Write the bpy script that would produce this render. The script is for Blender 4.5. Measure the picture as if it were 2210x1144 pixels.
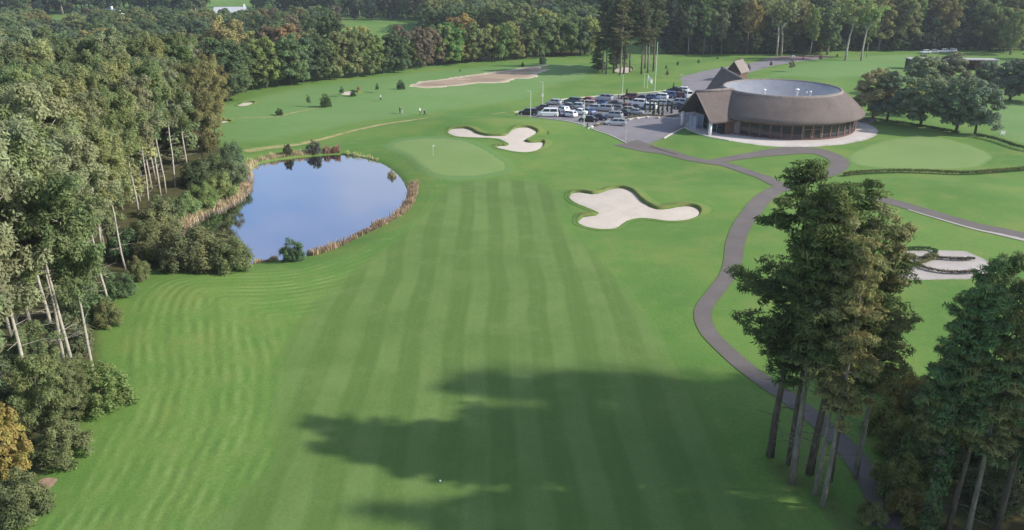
import bpy, bmesh, math, random
import numpy as np
from mathutils import Vector, Matrix
from mathutils.geometry import delaunay_2d_cdt

for _o in list(bpy.data.objects):
    bpy.data.objects.remove(_o)
SC = bpy.context.scene
COL = SC.collection
R = math.radians
rng = np.random.default_rng(7)
random.seed(7)

# ------------------------------------------------------------------ camera
CAM_H, PITCH, FPX, IW, IH = 36.0, R(21.3), 1720.0, 2210.0, 1144.0
cam_d = bpy.data.cameras.new('camera')
cam_d.sensor_width = 36.0
cam_d.lens = FPX / IW * 36.0
cam_d.clip_start = 0.5
cam_d.clip_end = 9000
cam = bpy.data.objects.new('camera', cam_d)
COL.objects.link(cam)
cam.location = (0, 0, CAM_H)
cam.rotation_euler = (math.pi / 2 - PITCH, 0, 0)
SC.camera = cam

# ------------------------------------------------------------------ light
SUN_AZ, SUN_EL = R(-8), R(32)            # azimuth from +x (right) towards +y (away)
sv = Vector((math.cos(SUN_EL) * math.cos(SUN_AZ), math.cos(SUN_EL) * math.sin(SUN_AZ), math.sin(SUN_EL)))
sun_d = bpy.data.lights.new('sun', 'SUN')
sun_d.energy = 4.2
sun_d.angle = R(1.2)
sun_d.color = (1.0, 0.93, 0.82)
sun = bpy.data.objects.new('sun', sun_d)
COL.objects.link(sun)
sun.rotation_euler = sv.to_track_quat('Z', 'Y').to_euler()
sun.location = (150, 20, 120)
W = bpy.data.worlds.new('World')
SC.world = W
W.use_nodes = True
wn = W.node_tree
bg = wn.nodes['Background']
sky = wn.nodes.new('ShaderNodeTexSky')
sky.sky_type = 'NISHITA'
sky.sun_disc = False
sky.sun_elevation = SUN_EL
sky.sun_rotation = math.pi / 2 - SUN_AZ
sky.air_density = 1.0
sky.dust_density = 1.0
sky.ozone_density = 1.5
# thin broken cloud over the whole sky
_tc = wn.nodes.new('ShaderNodeTexCoord')
_mp = wn.nodes.new('ShaderNodeMapping'); _mp.inputs['Scale'].default_value = (1, 1, 2.6); _mp.inputs['Location'].default_value = (3.1, .7, 0)
_nz = wn.nodes.new('ShaderNodeTexNoise'); _nz.inputs['Scale'].default_value = 2.3; _nz.inputs['Detail'].default_value = 6; _nz.inputs['Roughness'].default_value = .58
_mr = wn.nodes.new('ShaderNodeMapRange'); _mr.inputs[1].default_value = .46; _mr.inputs[2].default_value = .68; _mr.inputs[4].default_value = .75
_mx = wn.nodes.new('ShaderNodeMix'); _mx.data_type = 'RGBA'; _mx.inputs[7].default_value = (3.9, 4.0, 4.2, 1)
wn.links.new(_tc.outputs['Generated'], _mp.inputs[0]); wn.links.new(_mp.outputs[0], _nz.inputs['Vector']); wn.links.new(_nz.outputs['Fac'], _mr.inputs[0])
wn.links.new(_mr.outputs[0], _mx.inputs[0]); wn.links.new(sky.outputs[0], _mx.inputs[6]); wn.links.new(_mx.outputs[2], bg.inputs[0])
bg.inputs[1].default_value = 0.15
vs = SC.view_settings
vs.view_transform = 'Standard'
vs.look = 'None'
vs.gamma = 1
vs.use_curve_mapping = False
vs.exposure = 0.5
SC.render.engine = 'CYCLES'
SC.cycles.use_denoising = True
SC.cycles.max_bounces = 6
SC.cycles.diffuse_bounces = 3
SC.cycles.transparent_max_bounces = 4

# ------------------------------------------------------------------ helpers
def tag(o, label=None, cat=None, group=None, kind=None):
    if label: o['label'] = label
    if cat: o['category'] = cat
    if group: o['group'] = group
    if kind: o['kind'] = kind
    return o

def link(name, data, parent=None):
    o = bpy.data.objects.new(name, data)
    COL.objects.link(o)
    if parent is not None: o.parent = parent
    return o

def empty(name, loc, rz=0.0, s=1.0):
    o = link(name, None)
    o.empty_display_size = 0.3
    o.location = loc
    o.rotation_euler = (0, 0, rz)
    o.scale = (s, s, s) if not isinstance(s, tuple) else s
    return o

def mesh_np(name, V, F, mat=None, smooth=False, attrs=None):
    V = np.asarray(V, np.float32); F = np.asarray(F, np.int32)
    me = bpy.data.meshes.new(name)
    k = F.shape[1]
    me.vertices.add(len(V)); me.vertices.foreach_set('co', V.ravel())
    me.loops.add(F.size); me.loops.foreach_set('vertex_index', F.ravel())
    me.polygons.add(len(F))
    me.polygons.foreach_set('loop_start', np.arange(0, F.size, k, dtype=np.int32))
    me.polygons.foreach_set('loop_total', np.full(len(F), k, np.int32))
    if smooth: me.polygons.foreach_set('use_smooth', np.ones(len(F), bool))
    for an, av in (attrs or {}).items():
        a = me.attributes.new(an, 'FLOAT', 'POINT')
        a.data.foreach_set('value', np.asarray(av, np.float32))
    me.update(calc_edges=True)
    if mat: me.materials.append(mat)
    return me

def mesh_py(name, V, F, mat=None, smooth=False):
    me = bpy.data.meshes.new(name)
    me.from_pydata([tuple(v) for v in V], [], [tuple(f) for f in F])
    me.update()
    if smooth: me.polygons.foreach_set('use_smooth', [True] * len(me.polygons))
    if mat: me.materials.append(mat)
    return me

def fix_normals(me):
    bm = bmesh.new(); bm.from_mesh(me)
    bmesh.ops.recalc_face_normals(bm, faces=bm.faces)
    bm.to_mesh(me); bm.free()
    return me

class MB:
    """collects simple shapes into one mesh"""
    def __init__(s): s.V = []; s.F = []
    def add(s, V, F):
        n = len(s.V); s.V += [tuple(v) for v in V]; s.F += [tuple(i + n for i in f) for f in F]; return s
    def box(s, x0, x1, y0, y1, z0, z1, M=None):
        V = [Vector((x, y, z)) for z in (z0, z1) for x, y in ((x0, y0), (x1, y0), (x1, y1), (x0, y1))]
        if M is not None: V = [M @ v for v in V]
        return s.add(V, [(3, 2, 1, 0), (4, 5, 6, 7), (0, 1, 5, 4), (1, 2, 6, 5), (2, 3, 7, 6), (3, 0, 4, 7)])
    def tube(s, pts, rad, k=6, cap=True):
        pts = [Vector(p) for p in pts]; V = []; F = []
        for i, p in enumerate(pts):
            a = pts[max(i - 1, 0)]; b = pts[min(i + 1, len(pts) - 1)]
            d = (b - a).normalized()
            u = d.orthogonal().normalized() if abs(d.z) < .99 else Vector((1, 0, 0))
            v = d.cross(u).normalized(); u = v.cross(d).normalized()
            r = rad[i] if hasattr(rad, '__len__') else rad
            for j in range(k):
                t = 2 * math.pi * j / k
                V.append(p + u * (r * math.cos(t)) + v * (r * math.sin(t)))
        for i in range(len(pts) - 1):
            for j in range(k):
                F.append((i * k + j, i * k + (j + 1) % k, (i + 1) * k + (j + 1) % k, (i + 1) * k + j))
        if cap:
            F.append(tuple(range(k - 1, -1, -1))); F.append(tuple(range((len(pts) - 1) * k, len(pts) * k)))
        return s.add(V, F)
    def lathe(s, prof, k=16, a0=0.0, a1=2 * math.pi, c=(0, 0, 0)):
        full = abs(a1 - a0 - 2 * math.pi) < 1e-6
        m = k if full else k + 1; V = []; F = []
        for i in range(m):
            t = a0 + (a1 - a0) * i / k
            for r, z in prof: V.append((c[0] + r * math.cos(t), c[1] + r * math.sin(t), c[2] + z))
        n = len(prof)
        for i in range(k):
            for j in range(n - 1):
                a = i * n + j; b = ((i + 1) % m) * n + j
                F.append((a, b, b + 1, a + 1))
        return s.add(V, F)
    def mesh(s, name, mat, smooth=False):
        return mesh_py(name, s.V, s.F, mat, smooth)
    def build(s, name, mat, parent=None, smooth=False):
        return link(name, fix_normals(s.mesh(name, mat, smooth)), parent)

# --- photograph geometry -> place: a ray through a photo point met with the ground
def ray(px, py):
    u = (px - IW / 2) / FPX; v = (IH / 2 - py) / FPX
    c, s_ = math.cos(PITCH), math.sin(PITCH)
    return np.array([u, c + v * s_, -s_ + v * c])

def at_z(px, py, z=0.0):
    d = ray(px, py)
    t = (z - CAM_H) / d[2]
    return np.array([d[0] * t, d[1] * t, z])

def smooth(a, b, x):
    t = np.clip((x - a) / (b - a), 0, 1)
    return t * t * (3 - 2 * t)

def catmull(P, n=6, closed=True):
    P = np.asarray(P, float); m = len(P); out = []
    for i in range(m if closed else m - 1):
        p0, p1, p2, p3 = (P[(i - 1) % m], P[i], P[(i + 1) % m], P[(i + 2) % m]) if closed else (P[max(i - 1, 0)], P[i], P[i + 1], P[min(i + 2, m - 1)])
        for j in range(n):
            t = j / n
            out.append(.5 * (2 * p1 + (p2 - p0) * t + (2 * p0 - 5 * p1 + 4 * p2 - p3) * t * t + (3 * p1 - p0 - 3 * p2 + p3) * t ** 3))
    if not closed: out.append(P[-1])
    return np.array(out)

def seg_dist(X, Y, P, closed=True):
    P = np.asarray(P)[:, :2]; A = P if closed else P[:-1]; B = np.roll(P, -1, 0) if closed else P[1:]
    d = np.full(X.shape, 1e9)
    for a, b in zip(A, B):
        ab = b - a; L = ab @ ab + 1e-12
        t = np.clip(((X - a[0]) * ab[0] + (Y - a[1]) * ab[1]) / L, 0, 1)
        d = np.minimum(d, np.hypot(X - a[0] - t * ab[0], Y - a[1] - t * ab[1]))
    return d

def inside(X, Y, P):
    P = np.asarray(P)[:, :2]; c = np.zeros(X.shape, bool)
    Q = np.roll(P, -1, 0)
    for (x0, y0), (x1, y1) in zip(P, Q):
        m = (y0 > Y) != (y1 > Y)
        c ^= m & (X < (x1 - x0) * (Y - y0) / (y1 - y0 + 1e-15) + x0)
    return c

def sdist(X, Y, P):
    d = seg_dist(X, Y, P)
    return np.where(inside(X, Y, P), -d, d)

# ------------------------------------------------------------------ terrain height
WATER_Z = -0.8
POND_PX = [(531,378),(560,354),(620,343),(680,337),(735,334),(790,341),(830,356),(860,378),(877,404),(880,430),(862,458),(822,484),(772,508),
           (716,536),(660,554),(600,563),(540,571),(480,566),(430,548),(398,520),(392,494),(425,468),(480,444),(520,420),(530,400)]
POND = catmull([at_z(x, y, WATER_Z) for x, y in POND_PX], 5)
_mounds = []      # (x, y, height, sx, sy, angle)
def _m(px, py, h, sx, sy, a=0):
    p = at_z(px, py); _mounds.append((p[0], p[1], h, sx, sy, R(a)))
_m(1130, 282, 1.7, 22, 9, -8)
_m(940, 268, 0.8, 18, 8, 0)
_m(1005, 335, 0.6, 15, 12, 0)
_m(1440, 430, 0.8, 16, 7, 10)
_m(1530, 312, 1.3, 11, 6, 0)
_m(420, 660, 0.7, 12, 14, 20)
_m(2050, 420, 0.6, 25, 8, 0)
_m(900, 205, 0.6, 30, 10, 0)

def Hf(X, Y):
    X = np.asarray(X, float); Y = np.asarray(Y, float)
    h = 0.18 * np.sin(X * .061 + 1.0) * np.sin(Y * .047 + .4) + .1 * np.sin(X * .13 + Y * .09)
    for x, y, a, sx, sy, an in _mounds:
        c, s_ = math.cos(an), math.sin(an)
        u = ((X - x) * c + (Y - y) * s_) / sx; v = (-(X - x) * s_ + (Y - y) * c) / sy
        h = h + a * np.exp(-(u * u + v * v))
    dcl = np.hypot(X - 58, Y - 180)
    h = h * smooth(22, 34, dcl) + (h * .35) * (1 - smooth(22, 34, dcl))
    h = h + 22 * smooth(430, 1300, Y)
    near = (np.abs(X + 30) < 60) & (np.abs(Y - 125) < 65)
    if near.any():
        sd = np.full(X.shape, 99.0)
        sd[near] = sdist(X[near], Y[near], POND)
        k = smooth(0, 5.5, sd)
        out = WATER_Z + .07 + (h - WATER_Z - .07) * k + 0.25 * smooth(0, .8, sd) * (1 - k)
        h = np.where(sd > 0, out, WATER_Z + .07 - np.clip(-sd * .55, 0, 1.8))
    return h

def hz(x, y):
    return float(Hf(np.array([x]), np.array([y]))[0])

def G(px, py):
    """photo point -> point on the ground"""
    z = 0.0
    for _ in range(14):
        p = at_z(px, py, z); z2 = hz(p[0], p[1])
        z = z + .7 * (z2 - z)
    p = at_z(px, py, z)
    return Vector((p[0], p[1], hz(p[0], p[1])))

def Gs(pts): return [G(*p) for p in pts]
def top_h(base, py):
    """height a thing standing at base needs for its top to reach photo row py"""
    v = (IH / 2 - py) / FPX
    c, s_ = math.cos(PITCH), math.sin(PITCH)
    return CAM_H + base[1] * (-s_ + v * c) / (c + v * s_) - base[2]
# ------------------------------------------------------------------ materials
class NT:
    def __init__(s, name):
        s.m = bpy.data.materials.new(name); s.m.use_nodes = True
        s.t = s.m.node_tree; s.b = s.t.nodes['Principled BSDF']; s.out = s.t.nodes['Material Output']
    def n(s, typ, ins=None, **kw):
        nd = s.t.nodes.new(typ)
        for k, v in kw.items(): setattr(nd, k, v)
        for k, v in (ins or {}).items():
            if isinstance(v, bpy.types.NodeSocket): s.t.links.new(v, nd.inputs[k])
            else: nd.inputs[k].default_value = v
        return nd
    def l(s, a, b): s.t.links.new(a, b)
    def pos(s):
        if not hasattr(s, '_p'): s._p = s.n('ShaderNodeNewGeometry').outputs['Position']
        return s._p
    def noise(s, scale, detail=3, rough=.55, vec=None, dist=0.0):
        return s.n('ShaderNodeTexNoise', {'Vector': vec or s.pos(), 'Scale': scale, 'Detail': detail, 'Roughness': rough, 'Distortion': dist}).outputs['Fac']
    def math(s, op, a, b=0.0, c=None, clamp=False):
        i = {0: a, 1: b}
        if c is not None: i[2] = c
        return s.n('ShaderNodeMath', i, operation=op, use_clamp=clamp).outputs[0]
    def ramp(s, fac, a, b, lo=0.0, hi=1.0):
        return s.n('ShaderNodeMapRange', {0: fac, 1: a, 2: b, 3: lo, 4: hi}).outputs[0]
    def mix(s, fac, a, b, blend='MIX'):
        nd = s.t.nodes.new('ShaderNodeMix'); nd.data_type = 'RGBA'; nd.blend_type = blend
        for k, v in ((0, fac), (6, a), (7, b)):
            if isinstance(v, bpy.types.NodeSocket): s.l(v, nd.inputs[k])
            else: nd.inputs[k].default_value = (*v, 1) if hasattr(v, '__len__') and len(v) == 3 else v
        return nd.outputs[2]
    def attr(s, name):
        return s.n('ShaderNodeAttribute', attribute_name=name).outputs['Fac']
    def scaled(s, v):
        return s.n('ShaderNodeVectorMath', {0: s.pos(), 1: v}, operation='MULTIPLY').outputs[0]
    def bump(s, h, strength=.3, dist=.1):
        s.l(s.n('ShaderNodeBump', {'Height': h, 'Strength': strength, 'Distance': dist}).outputs[0], s.b.inputs['Normal'])
    def color(s, c):
        if isinstance(c, bpy.types.NodeSocket): s.l(c, s.b.inputs['Base Color'])
        else: s.b.inputs['Base Color'].default_value = (*c, 1)
    def set(s, **k):
        for a, v in k.items(): s.b.inputs[a.replace('_', ' ')].default_value = v
        return s.m

def plain(name, c, rough=.6, var=.15, scale=3.0, metallic=0.0, c2=None):
    t = NT(name); f = t.noise(scale, 4)
    a = tuple(x * (1 - var) for x in c); b = tuple(min(1, x * (1 + var)) for x in (c2 or c))
    t.color(t.mix(t.ramp(f, .3, .7), a, b))
    return t.set(Roughness=rough, Metallic=metallic)

ROUGH_A, ROUGH_B = (.086, .182, .036), (.126, .226, .048)
def rough_color(t):
    f1 = t.noise(.045, 3); f2 = t.noise(.33, 4, .6); f3 = t.noise(5.5, 2)
    c = t.mix(t.ramp(f1, .35, .65), ROUGH_A, ROUGH_B)
    c = t.mix(t.ramp(f2, .52, .78, 0, .55), c, (.172, .222, .072))
    c = t.mix(t.ramp(f2, .45, .2, 0, .5), c, (.078, .155, .038))
    c = t.mix(t.ramp(t.noise(.09, 6, .68), .50, .72, 0, .75), c, (.178, .215, .055))
    # mowing swathes that follow the edge of the wood and the pond
    mw = t.attr('mow'); mk = t.attr('mowmask')
    wob = t.math('MULTIPLY_ADD', t.noise(.06, 2), 2.6, mw)
    wv = t.math('SINE', t.math('MULTIPLY', wob, 5.6))
    wv2 = t.math('SINE', t.math('MULTIPLY_ADD', mw, 1.55, t.math('MULTIPLY', t.noise(.1), 5)))
    k = t.math('MULTIPLY', t.math('ADD', t.math('MULTIPLY', wv, t.ramp(t.noise(.35, 4, .65), .40, .62)), t.math('MULTIPLY', wv2, .3)), mk)
    c = t.mix(t.math('MULTIPLY', k, .36, clamp=True), c, (.225, .315, .105))
    c = t.mix(t.math('MULTIPLY', k, -.42, clamp=True), c, (.07, .145, .035))
    g = t.ramp(f3, .2, .8, .82, 1.18)
    c = t.mix(1.0, c, t.n('ShaderNodeCombineColor', {0: g, 1: g, 2: g}).outputs[0], 'MULTIPLY')
    return c

def grass_mat(name, kind):
    t = NT(name); c = rough_color(t)
    if kind == 'fairway':
        xy = t.n('ShaderNodeSeparateXYZ', {0: t.pos()})
        x, y = xy.outputs[0], xy.outputs[1]
        # stripes about 3.6 m wide running down the hole, wandering a little
        xs = t.math('ADD', t.math('MULTIPLY_ADD', t.noise(.025, 2), 4.0, x), t.math('MULTIPLY', y, .035))
        wv = t.math('SINE', t.math('MULTIPLY', xs, 1.45))
        st = t.ramp(wv, -.35, .35)
        st = t.math('MULTIPLY', st, t.ramp(t.noise(.06, 2), .3, .6, .35, 1))
        f = t.mix(st, (.094, .163, .040), (.132, .208, .060))
        f = t.mix(t.ramp(t.noise(.13, 5, .7), .44, .68, 0, .6), f, (.086, .150, .034))
        f = t.mix(t.ramp(t.noise(.21, 6, .72), .50, .74, 0, .6), f, (.152, .215, .066))
        xs2 = t.math('SINE', t.math('MULTIPLY', t.math('MULTIPLY_ADD', t.noise(.05, 2), 2.0, x), 5.2))
        f = t.mix(t.ramp(xs2, .2, 1, 0, .07), f, (.17, .235, .08))
        g = t.ramp(t.noise(6, 2), .2, .8, .88, 1.12)
        f = t.mix(1.0, f, t.n('ShaderNodeCombineColor', {0: g, 1: g, 2: g}).outputs[0], 'MULTIPLY')
        c = t.mix(t.attr('edge'), c, f)
    elif kind == 'fairway_far':
        f = t.mix(t.ramp(t.noise(.03, 3), .3, .7), (.112, .215, .062), (.15, .25, .082))
        f = t.mix(t.ramp(t.noise(.3, 3), .5, .8, 0, .4), f, (.19, .265, .11))
        c = t.mix(t.attr('edge'), c, f)
    elif kind == 'green':
        f = t.mix(t.ramp(t.noise(.12, 3), .3, .7), (.162, .248, .078), (.185, .268, .092))
        f = t.mix(t.ramp(t.noise(1.6, 3), .5, .8, 0, .2), f, (.175, .265, .105))
        c = t.mix(t.attr('edge'), c, f)
    elif kind == 'fringe':
        c = t.mix(t.attr('edge'), c, (.122, .218, .068))
    elif kind == 'lip':
        f = t.mix(t.ramp(t.noise(.5, 4), .35, .7), (.10, .145, .036), (.19, .19, .06))
        c = t.mix(t.attr('edge'), c, f)
    elif kind == 'dry':
        f = t.mix(t.ramp(t.noise(.5, 4), .3, .7), (.26, .24, .095), (.42, .36, .19))
        c = t.mix(t.math('MULTIPLY', t.attr('edge'), t.ramp(t.noise(.35, 3), .3, .5)), c, f)
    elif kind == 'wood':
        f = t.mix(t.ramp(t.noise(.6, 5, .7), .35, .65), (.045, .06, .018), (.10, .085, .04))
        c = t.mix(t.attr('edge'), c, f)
    t.color(c)
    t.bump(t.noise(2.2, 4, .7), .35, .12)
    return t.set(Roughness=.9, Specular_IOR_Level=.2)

M = {}
M['rough'] = grass_mat('rough_grass', 'rough')
for k in ('fairway', 'fairway_far', 'green', 'fringe', 'lip', 'dry', 'wood'):
    M[k] = grass_mat('grass_' + k, k)

def sand_mat(name, a, b):
    t = NT(name)
    c = t.mix(t.ramp(t.noise(.35, 4), .3, .7), a, b)
    c = t.mix(t.ramp(t.noise(1.1, 5, .7), .5, .75, 0, .35), c, tuple(x * .78 for x in a))
    t.color(c); t.bump(t.noise(2.2, 5, .7), .45, .12)
    return t.set(Roughness=.95)
M['sand'] = sand_mat('bunker_sand', (.49, .43, .37), (.55, .485, .42))
def waste_mat():
    t = NT('waste_sand')
    s = t.scaled((.25, 1.0, 1.0))
    c = t.mix(t.ramp(t.noise(.22, 5, .65, s), .42, .58), (.36, .27, .19), (.25, .185, .13))
    c = t.mix(t.ramp(t.noise(.16, 4, .6, s), .55, .68), c, (.48, .39, .26))
    c = t.mix(t.attr('edge'), (.62, .54, .42), c)
    t.color(c); return t.set(Roughness=.95)
M['waste'] = waste_mat()
def asphalt(name, a, b):
    t = NT(name)
    c = t.mix(t.ramp(t.noise(.25, 4), .3, .7), a, b)
    c = t.mix(t.ramp(t.noise(1.3, 5, .7), .55, .8, 0, .45), c, tuple(x * .75 for x in a))
    g = t.ramp(t.noise(9, 2), .2, .8, .88, 1.12)
    c = t.mix(1.0, c, t.n('ShaderNodeCombineColor', {0: g, 1: g, 2: g}).outputs[0], 'MULTIPLY')
    e_ = t.math('MULTIPLY', t.math('SUBTRACT', 1.0, t.attr('edge')), t.ramp(t.noise(.9, 4, .7), .38, .62))
    c = t.mix(t.math('MULTIPLY', e_, .7), c, (.10, .115, .045))
    t.color(c); t.bump(t.noise(14, 2), .2, .02)
    return t.set(Roughness=.85)
M['path'] = asphalt('path_asphalt', (.112, .095, .094), (.145, .125, .122))
M['lot'] = asphalt('car_park_asphalt', (.165, .155, .175), (.215, .20, .215))
M['gravel'] = asphalt('pale_gravel', (.35, .32, .30), (.43, .39, .37))
M['terrace'] = asphalt('terrace_stone', (.46, .42, .40), (.54, .50, .48))
M['kerb'] = plain('kerb_stone', (.55, .52, .47), .8)
M['kerb_dark'] = plain('edging_soil', (.06, .055, .035), .9, .4)
M['white'] = plain('white_paint', (.8, .8, .8), .4, .05)

def water_mat():
    t = NT('pond_water'); t.color((.47, .51, .66))
    t.bump(t.noise(2.2, 4, .6, t.scaled((1, .45, 1))), .05, .05)
    t.set(Roughness=.03, Metallic=1.0)
    return t.m
M['water'] = water_mat()

LEAFK = 1.0
def leaf_mat(name, trans=.36, sat=.88):
    t = NT(name)
    oc = t.n('ShaderNodeObjectInfo')
    tone = t.attr('tone')
    k = t.ramp(tone, 0, 1, 1.0, 2.9)
    c = t.mix(1.0, oc.outputs['Color'], t.n('ShaderNodeCombineColor', {0: k, 1: k, 2: k}).outputs[0], 'MULTIPLY')
    hs = t.n('ShaderNodeHueSaturation', {'Hue': t.ramp(t.attr('hue'), 0, 1, .47, .53), 'Saturation': sat, 'Value': 1.0, 'Color': c}).outputs[0]
    d = t.n('ShaderNodeBsdfDiffuse', {'Color': hs}); tr = t.n('ShaderNodeBsdfTranslucent', {'Color': hs})
    mx = t.n('ShaderNodeMixShader', {0: trans}); t.l(d.outputs[0], mx.inputs[1]); t.l(tr.outputs[0], mx.inputs[2])
    t.l(mx.outputs[0], t.out.inputs['Surface'])
    return t.m
M['leaf'] = leaf_mat('leaves')
M['needle'] = leaf_mat('needles', .25)
M['reed'] = leaf_mat('reeds', .3)
def bark(name, a, b, pale=False):
    t = NT(name); s = t.scaled((6, 6, 1.2))
    c = t.mix(t.ramp(t.noise(1.0, 4, .7, s), .35, .65), a, b)
    if pale: c = t.mix(t.ramp(t.noise(1.0, 3, .6, t.scaled((1.2, 1.2, 5))), .58, .68, 0, .8), c, (.06, .055, .05))
    t.color(c); return t.set(Roughness=.9)
M['bark'] = bark('bark_brown', (.065, .052, .042), (.15, .125, .10))
M['bark_grey'] = bark('bark_grey', (.13, .12, .10), (.26, .24, .20))
M['birch'] = bark('bark_birch', (.30, .28, .235), (.46, .43, .37), True)
# ------------------------------------------------------------------ ground sheets
def grown(a, b, d0, g):
    out = [a]; d = d0
    while abs(out[-1] - a) < abs(b - a): out.append(out[-1] + math.copysign(d, b - a)); d *= g
    return out[1:]

EDGE_PX = [(20,1190),(70,1110),(150,1000),(225,880),(240,790),(252,715),(280,655),(335,615),(430,592),(560,582),(640,570),(720,546),(800,508),(868,468),(897,425),(885,380),(850,350),(800,332)]
EDGE = catmull([at_z(*p) for p in EDGE_PX], 4, False)
def mow_attrs(X, Y):
    d = np.full(X.shape, 50.0); m = (np.abs(X + 15) < 60) & (Y < 190) & (Y > 20)
    if m.any(): d[m] = seg_dist(X[m], Y[m], EDGE, False)
    return d, smooth(19, 11, d) * smooth(0.2, 1.5, d) * (X < 5) * (.25 + .75 * smooth(96, 86, Y))

xs = np.array(sorted(set(np.round(list(np.arange(-75, 116, .9)) + grown(-75, -2600, 1.5, 1.16) + grown(115.2, 2600, 1.5, 1.16), 3))))
ys = np.array(sorted(set(np.round(list(np.arange(28, 215, .9)) + grown(28, -300, 2, 1.3) + grown(214.3, 5200, 1.2, 1.07), 3))))
X, Y = np.meshgrid(xs, ys); X = X.ravel(); Y = Y.ravel()
Z = Hf(X, Y)
nx, ny = len(xs), len(ys)
ii, jj = np.meshgrid(np.arange(nx - 1), np.arange(ny - 1))
a = (jj * nx + ii).ravel()
F = np.stack([a, a + 1, a + nx + 1, a + nx], 1)
mw, mk = mow_attrs(X, Y)
tag(link('ground', mesh_np('ground', np.stack([X, Y, Z], 1), F, M['rough'], True, {'mow': mw, 'mowmask': mk})), kind='structure')

def sheet(name, outline, mat, off=.03, step=1.5, edge_w=1.0, sm=5, flat=None, jag=0.0, parent=None, sink=.7):
    P = catmull(np.array([(p[0], p[1]) for p in outline]), sm) if sm else np.array([(p[0], p[1]) for p in outline], float)
    if jag: P = P + rng.normal(0, jag, P.shape)
    x0, y0 = P.min(0); x1, y1 = P.max(0)
    gx, gy = np.meshgrid(np.arange(x0, x1, step), np.arange(y0, y1, step))
    gx = gx.ravel(); gy = gy.ravel()
    m = sdist(gx, gy, P) < -.35 * step
    V2 = [Vector(p) for p in P] + [Vector((x, y)) for x, y in zip(gx[m], gy[m])]
    r = delaunay_2d_cdt(V2, [], [list(range(len(P)))], 1, 1e-5)
    V = np.array([(v[0], v[1]) for v in r[0]]); T = [f for f in r[2] if len(f) == 3]
    sd = -sdist(V[:, 0], V[:, 1], P)
    z = Hf(V[:, 0], V[:, 1]) + off * np.clip(sd / sink, 0, 1) - .015 * (1 - np.clip(sd / sink, 0, 1)) if flat is None else np.full(len(V), flat)
    mw, mk = mow_attrs(V[:, 0], V[:, 1])
    T = np.array(T)
    A, B, C = (V[T[:, i]] for i in range(3))
    flip = ((B - A)[:, 0] * (C - A)[:, 1] - (B - A)[:, 1] * (C - A)[:, 0]) < 0
    T[flip] = T[flip][:, ::-1]
    me = mesh_np(name, np.column_stack([V, z]), T, mat, True, {'edge': np.clip(sd / edge_w, 0, 1), 'mow': mw, 'mowmask': mk})
    return link(name, me, parent), P

def ribbon(name, pts, width, mat, off=.035, sm=6, cross=4, parent=None, edge=False):
    P = catmull(np.array([(p[0], p[1]) for p in pts]), sm, False)
    w = np.interp(np.linspace(0, 1, len(P)), np.linspace(0, 1, len(width)), width) if hasattr(width, '__len__') else np.full(len(P), width)
    T = np.gradient(P, axis=0); T /= np.linalg.norm(T, axis=1)[:, None] + 1e-9
    N = np.stack([-T[:, 1], T[:, 0]], 1)
    V = []; E = []
    for i in range(len(P)):
        for j in range(cross + 1):
            u = j / cross - .5
            V.append(P[i] + N[i] * (-u) * w[i]); E.append(1 - abs(u) * 2)
    V = np.array(V); k = cross + 1
    Fs = [(i * k + j, (i + 1) * k + j, (i + 1) * k + j + 1, i * k + j + 1) for i in range(len(P) - 1) for j in range(cross)]
    z = Hf(V[:, 0], V[:, 1]) + off
    me = mesh_np(name, np.column_stack([V, z]), np.array(Fs)[:, ::-1], mat, True, {'edge': np.clip(np.array(E) * 1.6, 0, 1), 'mow': z * 0, 'mowmask': z * 0})
    if me.polygons[0].normal.z < 0: me.flip_normals()
    return link(name, me, parent)

def zm(pts, ox, oy, s): return [(ox + x / s, oy + y / s) for x, y in pts]

# water of the pond: one still sheet reaching under the banks
o, _ = sheet('pond_water', POND, M['water'], sm=0, flat=WATER_Z, step=3)
ctr = POND[:, :2].mean(0)
for v in o.data.vertices:
    v.co.x = ctr[0] + (v.co.x - ctr[0]) * 1.02; v.co.y = ctr[1] + (v.co.y - ctr[1]) * 1.02
tag(o, kind='structure')

# main fairway
FW = [(470,1200),(560,1000),(575,850),(600,740),(680,640),(770,570),(850,510),(925,440),(960,400),(1020,388),(1100,385),(1180,395),(1225,430),(1225,480),(1290,540),(1380,640),(1450,740),(1530,860),(1600,1000),(1640,1200)]
tag(sheet('fairway', Gs(FW), M['fairway'], .025, 1.4, 2.2)[0], kind='structure')
# far fairways beyond the ditch
FF = [(430,300),(440,240),(560,205),(760,172),(960,150),(1130,138),(1270,140),(1290,165),(1200,185),(1160,210),(1080,225),(960,242),(860,255),(760,272),(660,292),(560,312)]
tag(sheet('far_fairway', Gs(FF), M['fairway_far'], .03, 3.5, 4)[0], kind='structure')
FR = [(1640,168),(1700,142),(1780,130),(1900,118),(1990,118),(1960,150),(1900,165),(1830,168),(1800,175),(1720,166)]
tag(sheet('range_turf', Gs(FR), M['fairway_far'], .03, 3.5, 4)[0], kind='structure')
FX = [(2100,230),(2140,222),(2300,232),(2400,300),(2215,312),(2150,290),(2110,262)]
tag(sheet('side_fairway', Gs(FX), M['fairway_far'], .03, 3, 3)[0], kind='structure')
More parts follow.
